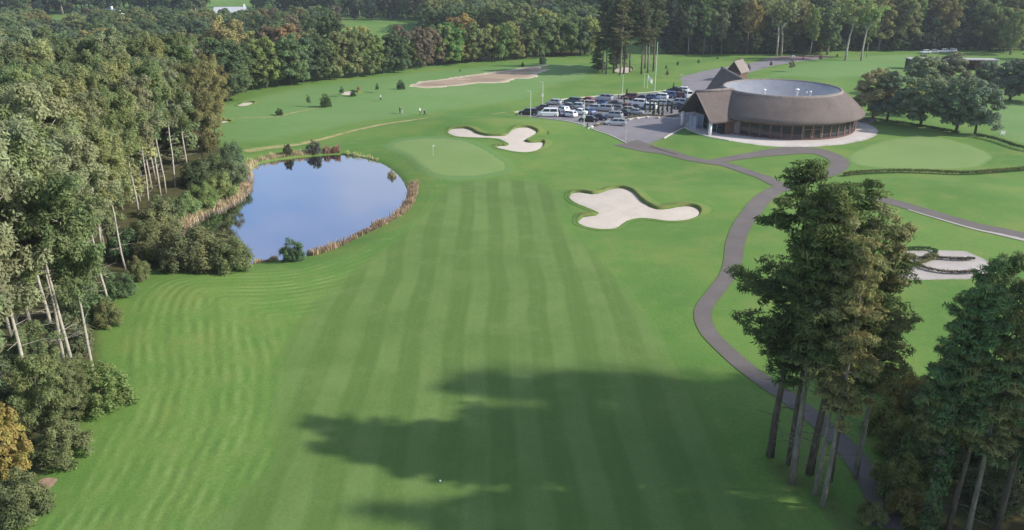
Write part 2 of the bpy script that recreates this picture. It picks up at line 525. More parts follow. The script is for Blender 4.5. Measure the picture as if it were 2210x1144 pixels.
# greens
GR = zm([(105,300),(170,250),(300,220),(480,205),(680,200),(860,215),(980,235),(1100,280),(1250,360),(1380,440),(1470,530),(1420,570),(1290,605),(1120,635),(950,645),(760,640),(600,610),(480,560),(400,500),(330,420),(230,360),(140,330)], 820, 260, 5.262)
FRG = zm([(20,290),(130,220),(300,190),(480,178),(680,175),(880,190),(1010,210),(1160,260),(1310,340),(1440,420),(1560,530),(1500,600),(1330,645),(1140,680),(950,695),(740,690),(560,650),(430,590),(340,520),(260,440),(160,380),(50,340)], 820, 260, 5.262)
tag(sheet('green_fringe', Gs(FRG), M['fringe'], .05, 1.0, 1.2, sink=.05)[0], kind='structure')
tag(sheet('putting_green', Gs(GR), M['green'], .085, 1.0, .7, sink=.05)[0], kind='structure')
PG = zm([(120,415),(220,365),(330,335),(480,320),(640,335),(780,378),(865,420),(850,452),(760,485),(500,490),(260,482),(140,460)], 1780, 160, 2.384)
tag(sheet('practice_green', Gs(PG), M['green'], .06, 1.2, .8, sink=.05)[0], kind='structure')

# bunkers: sand sheet with a turf lip that stands up on the far and sunny sides
def bunker(px, label_edge=None, hi=.4, lo=.02, wid=2.0, rot=65):
    P = Gs(px)
    o, C = sheet('bunker_sand', P, M['sand'], .06, 1.0, .8, sm=6)
    tag(o, kind='structure')
    n = len(C)
    T = np.roll(C, -1, 0) - np.roll(C, 1, 0); T /= np.linalg.norm(T, axis=1)[:, None] + 1e-9
    N = np.stack([T[:, 1], -T[:, 0]], 1)
    area = np.sum(C[:, 0] * np.roll(C[:, 1], -1) - np.roll(C[:, 0], -1) * C[:, 1])
    if area < 0: N = -N
    for _ in range(3): N = (N + np.roll(N, 1, 0) + np.roll(N, -1, 0)) / 3
    N /= np.linalg.norm(N, axis=1)[:, None] + 1e-9
    d = np.array([math.cos(R(rot)), math.sin(R(rot))])
    k = smooth(-.25, .75, N @ d)
    for _ in range(2): k = (k + np.roll(k, 1) + np.roll(k, -1)) / 3
    hgt = lo + (hi - lo) * k
    prof = [(-.12, .03, 0), (.0, .72, 1), (.16, 1.0, 1), (.7, .82, .9), (1.5, .45, .6), (2.4, .12, .25), (3.0, .0, 0)]
    V = []; E = []
    for i in range(n):
        for u, f, e in prof:
            w = u * (wid / 3.0) * (.35 + .65 * k[i]) if u > .2 else u
            p = C[i] + N[i] * w
            V.append((p[0], p[1], (.045 if u > 0 else .03) + hgt[i] * f)); E.append(e * (.25 + .75 * k[i]))
    V = np.array(V); V[:, 2] += Hf(V[:, 0], V[:, 1])
    m = len(prof)
    Fs = [(i * m + j, ((i + 1) % n) * m + j, ((i + 1) % n) * m + j + 1, i * m + j + 1) for i in range(n) for j in range(m - 1)]
    me = mesh_np('bunker_lip', V, Fs, M['lip'], True, {'edge': E, 'mow': np.zeros(len(V)), 'mowmask': np.zeros(len(V))})
    tag(link('bunker_lip', fix_normals(me)), kind='structure')

bunker(zm([(275,260),(330,210),(450,205),(570,225),(680,205),(760,175),(860,155),(960,155),(1060,185),(1120,235),(1190,310),(1280,370),(1370,410),(1460,415),(1560,400),(1680,380),(1790,378),(1880,400),(1930,440),(1915,490),(1850,530),(1740,555),(1600,565),(1470,560),(1330,540),(1200,530),(1100,540),(1010,570),(950,610),(880,655),(760,668),(640,665),(520,645),(430,615),(385,575),(430,520),(520,505),(610,490),(635,465),(590,435),(480,390),(360,340),(295,295)], 1180, 380, 5.815), hi=.42)
bunker(zm([(765,130),(810,100),(900,90),(980,92),(1050,115),(1110,150),(1200,172),(1320,176),(1420,168),(1470,130),(1520,95),(1600,78),(1690,82),(1760,110),(1790,135),(1740,175),(1680,205),(1650,235),(1700,252),(1780,247),(1850,242),(1868,265),(1840,310),(1770,345),(1660,362),(1540,355),(1430,335),(1330,310),(1315,290),(1380,287),(1430,287),(1450,265),(1410,238),(1350,212),(1250,200),(1120,196),(960,190),(860,180),(790,155)], 820, 260, 5.262), hi=.45)
for b in ([(509,228),(520,223),(535,221),(549,222),(540,227),(522,230)], [(462,264),(475,261),(490,261),(498,263),(485,266),(470,267)],
          [(733,203),(745,198),(760,197),(772,200),(765,204),(748,206)], [(1325,154),(1335,146),(1350,145),(1364,147),(1362,155),(1345,158)]):
    bunker(b, hi=.35, lo=.02, wid=1.6)
# sandy waste area
WA = zm([(170,420),(220,390),(330,360),(500,345),(640,320),(760,305),(900,285),(1040,265),(1180,250),(1340,225),(1500,205),(1650,185),(1665,198),(1600,225),(1690,238),(1640,260),(1570,290),(1560,320),(1420,340),(1320,345),(1280,365),(1150,385),(990,385),(850,400),(700,415),(520,430),(400,440),(260,430)], 840, 100, 4.804)
tag(sheet('sandy_waste_area', Gs(WA), M['waste'], .05, 1.5, 3.2, jag=.25)[0], kind='structure')
WI = zm([(1570,235),(1630,218),(1700,222),(1690,236),(1620,240)], 840, 100, 4.804)
# dry-grass ditch lines
tag(ribbon('dry_grass_ditch', Gs([(528,327),(590,318),(640,312),(700,299),(760,283),(830,268),(900,258),(960,251)]), [4, 4, 3, 2.2, 2, 2, 1.4, .4], M['dry']), kind='structure')
tag(ribbon('worn_track', Gs([(470,262),(520,255),(590,252),(650,240),(705,230)]), [.9, .9, 1.1, 1.1, .5], M['dry'], .045), kind='structure')
tag(ribbon('dry_verge', Gs([(1060,246),(1110,241),(1160,231),(1185,223)]), [.8, 1.2, 1.2, .8], M['dry'], .045), kind='structure')
# bare earth at the bottom left
tag(sheet('bare_earth', Gs([(62,1046),(85,1030),(118,1028),(132,1036),(115,1052),(85,1066)]), plain('bare_earth', (.30, .20, .15), .95, .3), .045, .8, 1)[0], kind='structure')

# woodland floors
WF = [(-160,1300),(30,1160),(100,1040),(200,905),(232,790),(228,690),(275,604),(340,588),(440,582),(420,555),(385,520),(378,490),(420,455),(500,410),(512,372),(520,340),(478,310),(462,270),(450,215),(200,170),(-160,330),(-400,700)]
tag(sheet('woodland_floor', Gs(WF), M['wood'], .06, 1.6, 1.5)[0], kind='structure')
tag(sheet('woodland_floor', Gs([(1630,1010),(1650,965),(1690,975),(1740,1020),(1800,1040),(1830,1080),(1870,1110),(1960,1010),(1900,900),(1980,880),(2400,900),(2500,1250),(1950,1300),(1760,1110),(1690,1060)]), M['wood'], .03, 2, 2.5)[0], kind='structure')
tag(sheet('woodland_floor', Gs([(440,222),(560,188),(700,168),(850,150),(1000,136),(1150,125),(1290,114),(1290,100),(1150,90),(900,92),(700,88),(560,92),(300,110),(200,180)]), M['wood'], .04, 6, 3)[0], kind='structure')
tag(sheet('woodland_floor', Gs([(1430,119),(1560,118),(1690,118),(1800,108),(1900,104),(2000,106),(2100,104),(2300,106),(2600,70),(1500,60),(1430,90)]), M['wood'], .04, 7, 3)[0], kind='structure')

# ------------------------------------------------------------------ paths, road, car park, terrace
tag(ribbon('cart_path', Gs([(1690,404),(1668,414),(1640,436),(1606,480),(1588,520),(1582,560),(1572,592),(1543,632),(1522,660),(1517,685),(1530,718),(1562,752),(1605,790),(1655,828),(1700,858),(1760,905),(1815,955),(1860,1010),(1895,1070),(1915,1140)]),
           [2.8, 2.8, 2.5, 2.0, 1.9, 1.9, 2.0, 1.9, 2.0, 2.1], M['path'], .05), kind='structure')
tag(ribbon('garden_path', Gs([(1350,308),(1400,322),(1440,329),(1474,339),(1521,349),(1568,356),(1615,372),(1650,384),(1690,404)]), [6.5, 4, 3.1, 2.9, 2.7, 2.6, 2.9], M['path'], .055), kind='structure')
tag(ribbon('loop_path', Gs([(1540,349),(1575,343),(1615,337),(1665,330),(1720,325),(1762,327),(1796,338),(1813,352),(1802,368),(1770,381),(1720,397),(1680,410)]), [2.6, 3, 3.2, 5, 6, 4.5, 3.6, 3.2, 3, 3, 3], M['path'], .06), kind='structure')
tag(ribbon('side_path', Gs([(1880,424),(1905,431),(1960,446),(2030,466),(2100,486),(2160,498),(2260,520)]), 2.7, M['path'], .05), kind='structure')
o = ribbon('stone_edging', Gs([(1960,453),(2030,474),(2100,494),(2160,507),(2260,530)]), [.35, .5, .6, 1.0, 1.2], M['gravel'], .06); tag(o, kind='structure')
LOT = [(1117,247),(1150,240),(1168,231),(1190,221),(1240,213),(1330,206),(1420,199),(1462,192),(1470,180),(1466,168),(1500,157),(1560,145),(1640,132),(1700,126),(1770,122),(1775,127),(1720,134),(1660,145),(1615,158),(1590,170),(1600,200),(1560,240),(1500,262),(1475,278),(1440,297),(1405,312),(1380,326),(1352,308),(1318,292),(1283,280),(1245,266),(1200,258),(1150,254)]
tag(sheet('car_park', Gs(LOT), M['lot'], .04, 1.8, 1, sm=3)[0], kind='structure')
tag(sheet('gravel_track', Gs([(1640,128),(1690,121),(1760,119),(1800,122),(1765,127),(1690,131)]), plain('red_gravel', (.19, .135, .125), .9), .06, 3, 1)[0], kind='structure')
TER = [(1476,277),(1500,287),(1535,298),(1580,305),(1640,314),(1700,318),(1760,317),(1820,312),(1868,303),(1893,292),(1896,280),(1880,268),(1850,255),(1800,230),(1700,215),(1600,215),(1520,240),(1480,262)]
tag(sheet('terrace', Gs(TER), M['terrace'], .07, 1.8, 1, sm=4)[0], kind='structure')
tag(sheet('service_pad', Gs([(1840,264),(1870,259),(1898,262),(1880,266)]), M['gravel'], .09, 1, 1, sm=0)[0], kind='structure')
# parterre gravel
tag(sheet('parterre_gravel', Gs([(1925,541),(2020,539),(2085,541),(2130,560),(2160,590),(2090,604),(1985,606),(1935,600),(1915,570)]), M['gravel'], .05, 1, 1, sm=0)[0], kind='structure')
# soil-cut grass bank edge and white edging by the car park
tag(ribbon('bank_edging', Gs([(1402,316),(1430,325),(1462,334)]), .35, M['kerb_dark'], .09), kind='structure')
def kerb(name, pts, h=.14, w=.25, mat=None, sm=4):
    P = catmull(np.array([(p[0], p[1]) for p in Gs(pts)]), sm, False)
    T = np.gradient(P, axis=0); T /= np.linalg.norm(T, axis=1)[:, None]
    N = np.stack([-T[:, 1], T[:, 0]], 1); mb = MB(); V = []; Fs = []
    for p, n in zip(P, N):
        z = hz(*p)
        for s_, q in ((-.5, -.1), (-.5, h), (.5, h), (.5, -.1)):
            V.append((p[0] + n[0] * w * s_, p[1] + n[1] * w * s_, z + .05 + q))
    for i in range(len(P) - 1):
        for j in range(3): Fs.append((i * 4 + j, i * 4 + j + 1, i * 4 + j + 5, i * 4 + j + 4))
    Fs += [(0, 1, 2, 3), tuple((len(P) - 1) * 4 + j for j in (3, 2, 1, 0))]
    return tag(mb.add(V, Fs).build(name, mat or M['kerb'], None), kind='structure')
kerb('kerb', [(1433,300),(1450,289),(1477,276)], .1, .3)
kerb('kerb', [(1477,276),(1500,286),(1535,297),(1575,304)], .1, .3)
kerb('kerb', [(1268,278),(1290,271),(1318,266),(1345,260),(1370,256),(1400,253),(1430,254),(1455,257),(1480,256)], .12, .3)
kerb('kerb', [(1110,243),(1150,238),(1167,231),(1190,220),(1240,212),(1330,205),(1420,198),(1460,191)], .12, .3)
kerb('kerb', [(1117,249),(1200,259),(1245,267),(1283,281),(1318,293),(1352,309)], .1, .2)
# ------------------------------------------------------------------ trees
def leaves(C, Rc, n_per, size, out=1.0, flat=(1, 1, 1), seed=0, droop=0.0, tone_clump=None, stretch=1.0, narrow=1.0):
    """leaf-sized faces spread over clumps with centres C and radii Rc"""
    g = np.random.default_rng(seed)
    C = np.asarray(C, float); Rc = np.asarray(Rc, float)
    n = np.maximum(3, (n_per * (Rc / Rc.mean()) ** 2).astype(int))
    idx = np.repeat(np.arange(len(C)), n); N = len(idx)
    d = g.normal(size=(N, 3)); d /= np.linalg.norm(d, axis=1)[:, None]
    d[:, 2] = np.where(d[:, 2] < -.3, -d[:, 2], d[:, 2])
    rr = Rc[idx] * g.uniform(.45, 1.08, N)
    P = C[idx] + d * rr[:, None] * np.array(flat)
    nrm = d * out + g.normal(0, .42, (N, 3)) + np.array([0, 0, .3])
    nrm /= np.linalg.norm(nrm, axis=1)[:, None]
    up = g.normal(size=(N, 3)); up[:, 2] -= droop * 3
    t = np.cross(nrm, up); t /= np.linalg.norm(t, axis=1)[:, None] + 1e-9
    b = np.cross(nrm, t)
    s = size * g.uniform(.65, 1.35, N)
    a, c = t * (s * .5 * narrow)[:, None], b * (s * .62 * stretch)[:, None]
    V = np.stack([P - c, P + a * g.uniform(.7, 1.1, N)[:, None], P + c, P - a * g.uniform(.7, 1.1, N)[:, None]], 1).reshape(-1, 3)
    F = np.arange(N * 4).reshape(-1, 4)
    tc = g.uniform(0, 1, len(C)) if tone_clump is None else tone_clump
    tone = np.clip(.55 * tc[idx] + .45 * g.uniform(0, 1, N), 0, 1)
    hue = np.clip(.6 * g.uniform(0, 1, len(C))[idx] + .4 * g.uniform(0, 1, N), 0, 1)
    return V, F, np.repeat(tone, 4), np.repeat(hue, 4)

def crown_mesh(name, parts, mat):
    Vs, Fs, T, Hh = [], [], [], []; n = 0
    for V, F, t, h in parts:
        Vs.append(V); Fs.append(F + n); T.append(t); Hh.append(h); n += len(V)
    return mesh_np(name, np.concatenate(Vs), np.concatenate(Fs), mat, False, {'tone': np.concatenate(T), 'hue': np.concatenate(Hh)})

def trunk_line(h, lean, g, n=7, wob=.012):
    ph = g.uniform(0, 6.28); c = g.normal(0, wob * h, (n, 2)); c[0] = 0
    c = np.cumsum(c, 0) * .6
    return [Vector((c[i, 0] + lean * math.cos(ph) * (i / (n - 1)) ** 1.5, c[i, 1] + lean * math.sin(ph) * (i / (n - 1)) ** 1.5, h * i / (n - 1) - (.3 if i == 0 else 0))) for i in range(n)]

def along(pts, t):
    f = t * (len(pts) - 1); i = min(int(f), len(pts) - 2); return pts[i].lerp(pts[i + 1], f - i)

PROTO = {}
def proto(kind, trunk, crown, h, extra=()):
    PROTO.setdefault(kind, []).append(dict(trunk=trunk, crown=crown, h=h, extra=extra))

def make_broad(kind, seed, h=15.0, wid=.42, base=.12, leaf=.5, n_big=13, n_small=11, per=55, bark_m='bark', fork=True):
    g = np.random.default_rng(seed)
    cz = h * (base + (1 - base) * .5); rz = h * (1 - base) * .5; rx = h * wid
    C, Rr, tc = [], [], []
    limbs = []
    ang = g.uniform(0, 6.28)
    for i in range(n_big):
        t = (i + g.uniform(.1, .9)) / n_big; ang += 2.4 + g.normal(0, .35)
        env = math.sqrt(max(.05, 1 - ((t - .40) / .66) ** 2)); r0 = rx * g.uniform(.36, .52) * (1 - .25 * t)
        q = g.uniform(.42, .72) * env * rx
        z = h * base + r0 * .6 + t * (h * (1 - base) - 1.55 * r0)
        c0 = np.array([math.cos(ang) * q, math.sin(ang) * q, z])
        limbs.append((c0, r0)); tb = g.uniform(0, 1)
        for j in range(n_small):
            e = g.normal(size=3); e /= np.linalg.norm(e)
            if e[2] < -.5: e[2] *= -1
            C.append(c0 + e * r0 * np.array([1, 1, .85]) * g.uniform(.55, 1.0)); Rr.append(r0 * g.uniform(.28, .5)); tc.append(.5 * tb + .5 * g.uniform())
    tr = MB(); P = trunk_line(h * .7, h * .03, g, 6); r = h * .022
    tr.tube(P, [r * 1.25, r, r * .85, r * .7, r * .5, r * .25], 8)
    for c0, r0 in limbs[1:9]:
        a = along(P, g.uniform(.35, .85)); m = a.lerp(Vector(c0), .5) + Vector((0, 0, -.03 * h))
        tr.tube([a, m, Vector(c0)], [r * .45, r * .3, r * .1], 5, False)
    V = leaves(C, Rr, per, leaf, seed=seed, tone_clump=np.array(tc))
    proto(kind, tr.mesh(kind + '_trunk', M[bark_m], True), crown_mesh(kind + '_crown', [V], M['leaf']), h)

def make_slender(kind, seed, h=22.0, base=.38, wid=.13, leaf=.36, n=120, per=95, bark_m='birch', droop=.6, twigs=14):
    g = np.random.default_rng(seed)
    P = trunk_line(h * .97, h * .03, g, 8, .008); r = h * .0068
    tr = MB(); tr.tube(P, [r * (1.25 - 1.1 * i / 7) for i in range(8)], 7)
    C, Rr, tc = [], [], []
    nb = 20; ang = g.uniform(0, 6.28)
    for i in range(nb):
        t = base + (1 - base) * (i + g.uniform(0, .8)) / nb; t = min(t, .985)
        ang += 2.4 + g.normal(0, .4)
        k = (t - base) / (1 - base)
        L = h * wid * (.55 + 1.2 * math.sin(math.pi * min(1, k * .78 + .14))) * g.uniform(.6, 1.15)
        a = along(P, t); dv = Vector((math.cos(ang), math.sin(ang), g.uniform(.35, .8)))
        tip = a + dv * L
        tip.z = min(tip.z, h * 1.03)
        tr.tube([a, a.lerp(tip, .55) + Vector((0, 0, .05 * L)), tip], [r * .35, r * .22, r * .07], 4, False)
        tb = g.uniform()
        for j in range(n // nb):
            f = g.uniform(.2, 1.08); p = a.lerp(tip, f) + Vector(g.normal(0, .1 * L + .25, 3)); p.z -= droop * g.uniform(0, .35) * L
            C.append(tuple(p)); Rr.append(g.uniform(.55, 1.15) * (.6 + .035 * h * wid * 4)); tc.append(.5 * tb + .5 * g.uniform())
    for i in range(twigs):   # bare dead side twigs on the lower stem
        t = g.uniform(.12, base + .1); a = along(P, t); an = g.uniform(0, 6.28); L = g.uniform(.8, 2.4)
        tr.tube([a, a + Vector((math.cos(an) * L, math.sin(an) * L, g.uniform(-.2, .6)))], [.03, .01], 3, False)
    V = leaves(C, Rr, per, leaf, seed=seed + 99, flat=(1, 1, 1.35), droop=droop, tone_clump=np.array(tc), stretch=1.3, narrow=.7)
    proto(kind, tr.mesh(kind + '_trunk', M[bark_m], True), crown_mesh(kind + '_crown', [V], M['leaf']), h)

def make_conifer(kind, seed, h=23.0, base=.36, wid=.20, leaf=.34, whorls=24, arms=6, sprays=26, gap=.2, bark_m='bark', dead=16, power=.75, tilt=.1, per=22, clump=1.0):
    g = np.random.default_rng(seed)
    P = trunk_line(h, h * .01, g, 8, .005); r = h * .0098
    tr = MB(); tr.tube(P, [r * (1.3 - 1.22 * (i / 7) ** .8) for i in range(8)], 8)
    C, Rr, tc = [], [], []
    for i in range(whorls):
        t = base + (1 - base) * (i / whorls) ** .95
        k = (t - base) / (1 - base); a0 = g.uniform(0, 6.28)
        for j in range(arms if k < .85 else arms - 1):
            if g.uniform() < gap: continue
            an = a0 + 6.283 * j / arms + g.normal(0, .3)
            L = h * wid * ((1 - k) ** power * .9 + .09) * g.uniform(.55, 1.15) * (.72 + .28 * min(1, k * 5))
            a = along(P, min(.99, t + g.normal(0, .008)))
            up = -tilt + k * .75 + g.normal(0, .1)
            mid = a + Vector((math.cos(an) * L * .55, math.sin(an) * L * .55, up * L * .5 - .02 * L))
            tip = a + Vector((math.cos(an) * L, math.sin(an) * L, up * L * .75 + .04 * L))
            tr.tube([a, mid, tip], [r * .26 * (1.2 - k), r * .17 * (1.2 - k), .012], 4, False)
            tb = g.uniform(); side = Vector((-math.sin(an), math.cos(an), 0))
            m = max(4, int(sprays * L / (h * wid)))
            for q in range(m):
                f = g.uniform(.22, 1.04); p = a.lerp(mid, f / .55) if f < .55 else mid.lerp(tip, (f - .55) / .45)
                p = p + side * g.normal(0, .20 * L * (1.1 - .55 * f)) + Vector((0, 0, g.normal(.05, .16)))
                C.append(tuple(p)); Rr.append(g.uniform(.26, .5) * (.75 + h * .012) * clump); tc.append(.6 * tb + .4 * g.uniform())
    for i in range(dead):
        t = g.uniform(.1, base + .12); a = along(P, t); an = g.uniform(0, 6.28); L = g.uniform(.6, 2.6)
        tr.tube([a, a + Vector((math.cos(an) * L, math.sin(an) * L, g.uniform(-.5, .3)))], [.04, .012], 3, False)
    V = leaves(C, Rr, per, leaf, seed=seed + 5, flat=(1.3, 1.3, .5), tone_clump=np.array(tc), stretch=1.9, narrow=.5)
    proto(kind, tr.mesh(kind + '_trunk', M[bark_m], True), crown_mesh(kind + '_crown', [V], M['needle']), h)

def make_shrub(kind, seed, h=3.5, wid=.6, leaf=.2, n=60, per=50, upright=.5):
    g = np.random.default_rng(seed); C, Rr = [], []; tr = MB()
    for i in range(n):
        an = g.uniform(0, 6.28); q = math.sqrt(g.uniform()); z = g.uniform(.08, 1) * h * (1 - .55 * q ** 2)
        C.append((math.cos(an) * q * wid * h * (.8 + .3 * upright), math.sin(an) * q * wid * h, z)); Rr.append(h * g.uniform(.08, .17))
    for i in range(9):
        an = i * .7; q = g.uniform(.2, .7)
        tr.tube([(math.cos(an) * .1, math.sin(an) * .1, -.15), (math.cos(an) * q * wid * h * .5, math.sin(an) * q * wid * h * .5, h * .45), (math.cos(an) * q * wid * h, math.sin(an) * q * wid * h, h * .8)], [.05, .035, .01], 4, False)
    V = leaves(C, Rr, per, leaf, seed=seed, flat=(1, 1, 1.2 + upright), stretch=1 + upright, narrow=.7)
    proto(kind, tr.mesh(kind + '_stems', M['bark'], True), crown_mesh(kind + '_crown', [V], M['leaf']), h)

def make_column(kind, seed, h=3.4, r=.42, leaf=.16):
    g = np.random.default_rng(seed); C, Rr = [], []
    for i in range(46):
        t = g.uniform(.06, .97); q = r * (math.sin(math.pi * min(1, t * .62 + .3)) ** .8) * (1 - t ** 3) * .75
        an = g.uniform(0, 6.28); C.append((math.cos(an) * q * .7, math.sin(an) * q * .7, t * h)); Rr.append(.2 * (1.15 - t * .5))
    tr = MB(); tr.tube([(0, 0, -.1), (0, 0, h * .8)], [.06, .02], 6)
    V = leaves(C, Rr, 34, leaf, seed=seed, flat=(1, 1, 1.5))
    proto(kind, tr.mesh(kind + '_stem', M['bark']), crown_mesh(kind + '_crown', [V], M['needle']), h)

def make_forked(kind, seed, h=24.0):
    """tall tree on a long bare pale stem that forks below a crown high up"""
    g = np.random.default_rng(seed); tr = MB(); r = .36
    top = Vector((1.0, .2, h * .52)); P = [Vector((0, 0, -.3)), Vector((.1, 0, h * .2)), Vector((.4, .1, h * .38)), top]
    tr.tube(P, [r * 1.25, r, r * .85, r * .75], 8)
    C, Rr, tc = [], [], []
    for i in range(6):
        an = i * 1.05 + g.uniform(-.2, .2); L = h * g.uniform(.28, .42)
        tip = top + Vector((math.cos(an) * L * .5, math.sin(an) * L * .5, L * .95)); tip.z = min(tip.z, h * .96)
        m = top.lerp(tip, .5) + Vector((math.cos(an), math.sin(an), 0)) * .5
        tr.tube([top, m, tip], [r * .55, r * .35, .05], 6, False)
        for j in range(12):
            f = g.uniform(.45, 1.1); p = top.lerp(tip, f) + Vector(g.normal(0, .075 * h * .9, 3)); C.append(tuple(p)); Rr.append(g.uniform(.7, 1.5)); tc.append(g.uniform())
    V = leaves(C, Rr, 75, .48, seed=seed, tone_clump=np.array(tc))
    proto(kind, tr.mesh(kind + '_trunk', M['birch'], True), crown_mesh(kind + '_crown', [V], M['leaf']), h)

for s in range(5): make_slender('slender', 10 + s, 22, .34 + .04 * (s % 3), .082 + .01 * (s % 2), leaf=.25, per=150, bark_m='birch', droop=.4)
for s in range(3): make_slender('edge_birch', 20 + s, 21, .52, .085, leaf=.24, n=100, per=150, bark_m='birch', droop=.4, twigs=22)
for s in range(3): make_slender('willowy', 30 + s, 20, .14, .12, leaf=.26, n=160, per=135, bark_m='bark_grey', droop=.9)
for s in range(5): make_broad('broad', 50 + s, 15, .36 + .05 * (s % 3), .02 + .02 * (s % 2), leaf=.34, n_big=15 + s, per=100)
for s in range(3): make_broad('tall_broad', 70 + s, 24, .25 + .03 * s, .12, leaf=.45, n_big=18, per=95, bark_m='bark_grey')
for s in range(2): make_broad('park', 80 + s, 11, .40, .05, leaf=.28, n_big=18, n_small=12, per=85)
for s in range(4): make_conifer('pine', 90 + s, 23, .36 + .06 * (s % 3), .165 + .015 * (s % 2), leaf=.2, whorls=17, arms=5, sprays=20, gap=.30, per=34)
make_conifer('fir', 101, 23.5, .40, .23, leaf=.2, whorls=18, arms=5, sprays=22, gap=.30, power=.95, tilt=.05, per=34)
make_conifer('fir', 103, 22.5, .45, .21, leaf=.2, whorls=17, arms=5, sprays=20, gap=.30, power=.8, per=34)
for s in range(3): make_conifer('spruce', 110 + s, 22, .08, .19, leaf=.42, whorls=22, arms=6, sprays=14, gap=.06, dead=0, tilt=.22, power=.9, per=12)
for s in range(2): make_conifer('ragged', 120 + s, 24, .40, .165, leaf=.2, whorls=19, arms=5, sprays=16, gap=.34, bark_m='bark_grey', dead=14, per=32)
make_conifer('sparse', 126, 30, .35, .12, leaf=.19, whorls=26, arms=5, sprays=14, gap=.4, per=9, clump=2.2)
for s in range(3): make_shrub('sallow', 130 + s, 4.5, .5, .17, 80, 110, .8)
for s in range(3): make_shrub('bush', 140 + s, 3, .55, .12, 70, 120, .3)
make_column('column', 150); make_column('column', 151)
make_shrub('sapling_crown', 160, 2.2, .36, .16, 34, 32, .4)
for s in range(2): make_forked('forked', 170 + s)
def _sap():
    p = PROTO.pop('sapling_crown')[0]
    tr = MB(); tr.tube([(0, 0, -.15), (.03, 0, 1.2), (0, .02, 2.4)], [.06, .045, .015], 5)
    me = p['crown']; co = np.zeros(len(me.vertices) * 3, np.float32); me.vertices.foreach_get('co', co)
    co = co.reshape(-1, 3); co[:, 2] += 1.0; me.vertices.foreach_set('co', co.ravel()); me.update()
    proto('sapling', tr.mesh('sapling_trunk', M['bark_grey']), me, 3.2)
_sap()

TREE_N = 0
SEEN = []
def tree(kind, p, h, col, name, label, cat='tree', group=None, var=None, rz=None, wide=1.0, bark=None, jit=.18, tz=-.05):
    """one tree: an Empty at its foot > trunk, crown"""
    global TREE_N; TREE_N += 1
    g = random.Random(TREE_N * 7919)
    pr = PROTO[kind][(TREE_N if var is None else var) % len(PROTO[kind])]
    s = h / pr['h']; w = s * wide
    z = hz(p[0], p[1])
    e = empty(name, (p[0], p[1], z + tz), g.uniform(0, 6.28) if rz is None else rz, (w, w, s))
    t = link('stems' if cat in ('shrub', 'bush') else 'trunk', pr['trunk'], e); c = link('foliage' if cat in ('shrub', 'bush') else 'crown', pr['crown'], e)
    j = 1 + g.uniform(-jit, jit)
    c.color = (min(1, col[0] * j * (1 + g.uniform(-.1, .1))), min(1, col[1] * j), min(1, col[2] * j * (1 + g.uniform(-.1, .1))), 1)
    if bark:
        t.material_slots[0].link = 'OBJECT'; t.material_slots[0].material = M[bark]
    tag(e, label, cat, group)
    return e
# ------------------------------------------------------------------ planting
OLIVE, DARK, BLUE = (.120, .142, .052), (.058, .090, .036), (.074, .106, .056)
MID, YEL, BRN, ORG = (.090, .126, .044), (.18, .20, .055), (.118, .100, .062), (.165, .115, .048)
PINE, GREY, BRT = (.048, .072, .030), (.132, .15, .074), (.115, .165, .045)

def ordinal(n):
    lo = ['', 'first', 'second', 'third', 'fourth', 'fifth', 'sixth', 'seventh', 'eighth', 'ninth', 'tenth', 'eleventh', 'twelfth', 'thirteenth', 'fourteenth', 'fifteenth', 'sixteenth', 'seventeenth', 'eighteenth', 'nineteenth']
    if n >= 100: return 'hundred-and-' + ordinal(n - 100) if n > 100 else 'hundredth'
    if n < 20: return lo[n]
    t = {2: 'twent', 3: 'thirt', 4: 'fort', 5: 'fift', 6: 'sixt', 7: 'sevent', 8: 'eight', 9: 'ninet'}[n // 10]
    return t + 'ieth' if n % 10 == 0 else t + 'y-' + lo[n % 10]

def scatter(poly, spacing, seed, tries=6000, ok=None):
    g = np.random.default_rng(seed); P = np.array([(p[0], p[1]) for p in poly]); lo, hi = P.min(0), P.max(0); out = []
    pts = g.uniform(lo, hi, (tries, 2)); m = inside(pts[:, 0], pts[:, 1], P)
    cell = {}
    for p in pts[m]:
        if ok is not None and not ok(p): continue
        s = spacing; k = (int(p[0] // s), int(p[1] // s))
        if any((p[0] - q[0]) ** 2 + (p[1] - q[1]) ** 2 < s * s for dx in (-1, 0, 1) for dy in (-1, 0, 1) for q in cell.get((k[0] + dx, k[1] + dy), ())): continue
        cell.setdefault(k, []).append(p); out.append(p)
    return out

def where(p, h):
    """plain words for the part of the picture a tree top shows in"""
    c, s_ = math.cos(PITCH), math.sin(PITCH); dep = p[1] * c + (CAM_H - h) * s_
    x = IW / 2 + FPX * p[0] / dep; y = IH / 2 - FPX * (p[1] * s_ - (CAM_H - h) * c) / dep
    return x, y
def ranks(pts, h, step):
    """for each tree: its row of crowns counted from the top and its place in that row from the left"""
    xy = [where(p, h) for p in pts]; rows = {}
    for i, (x, y) in enumerate(xy): rows.setdefault(int(y // step), []).append(i)
    out = [None] * len(pts)
    for r, k in enumerate(sorted(rows)):
        for n, i in enumerate(sorted(rows[k], key=lambda q: xy[q][0])): out[i] = f', {ordinal(n + 1)} from left in its {ordinal(r + 1)} row'
    return out
def slot(v, cuts, names):
    for c, n in zip(cuts, names): 
        if v < c: return n
    return names[-1]

def in_view(p, h, margin=60):
    """does a tree of height h on p come near the picture?"""
    c, s_ = math.cos(PITCH), math.sin(PITCH)
    for z in (0, h):
        dep = p[1] * c + (CAM_H - z) * s_
        if dep < 5: continue
        x = IW / 2 + FPX * p[0] / dep; y = IH / 2 - FPX * (-p[1] * s_ * -1 * -1 + 0) / dep if False else IH / 2 - FPX * (p[1] * s_ - (CAM_H - z) * c) / dep
        if -margin < x < IW + margin and -margin < y < IH + margin: return True
    return False

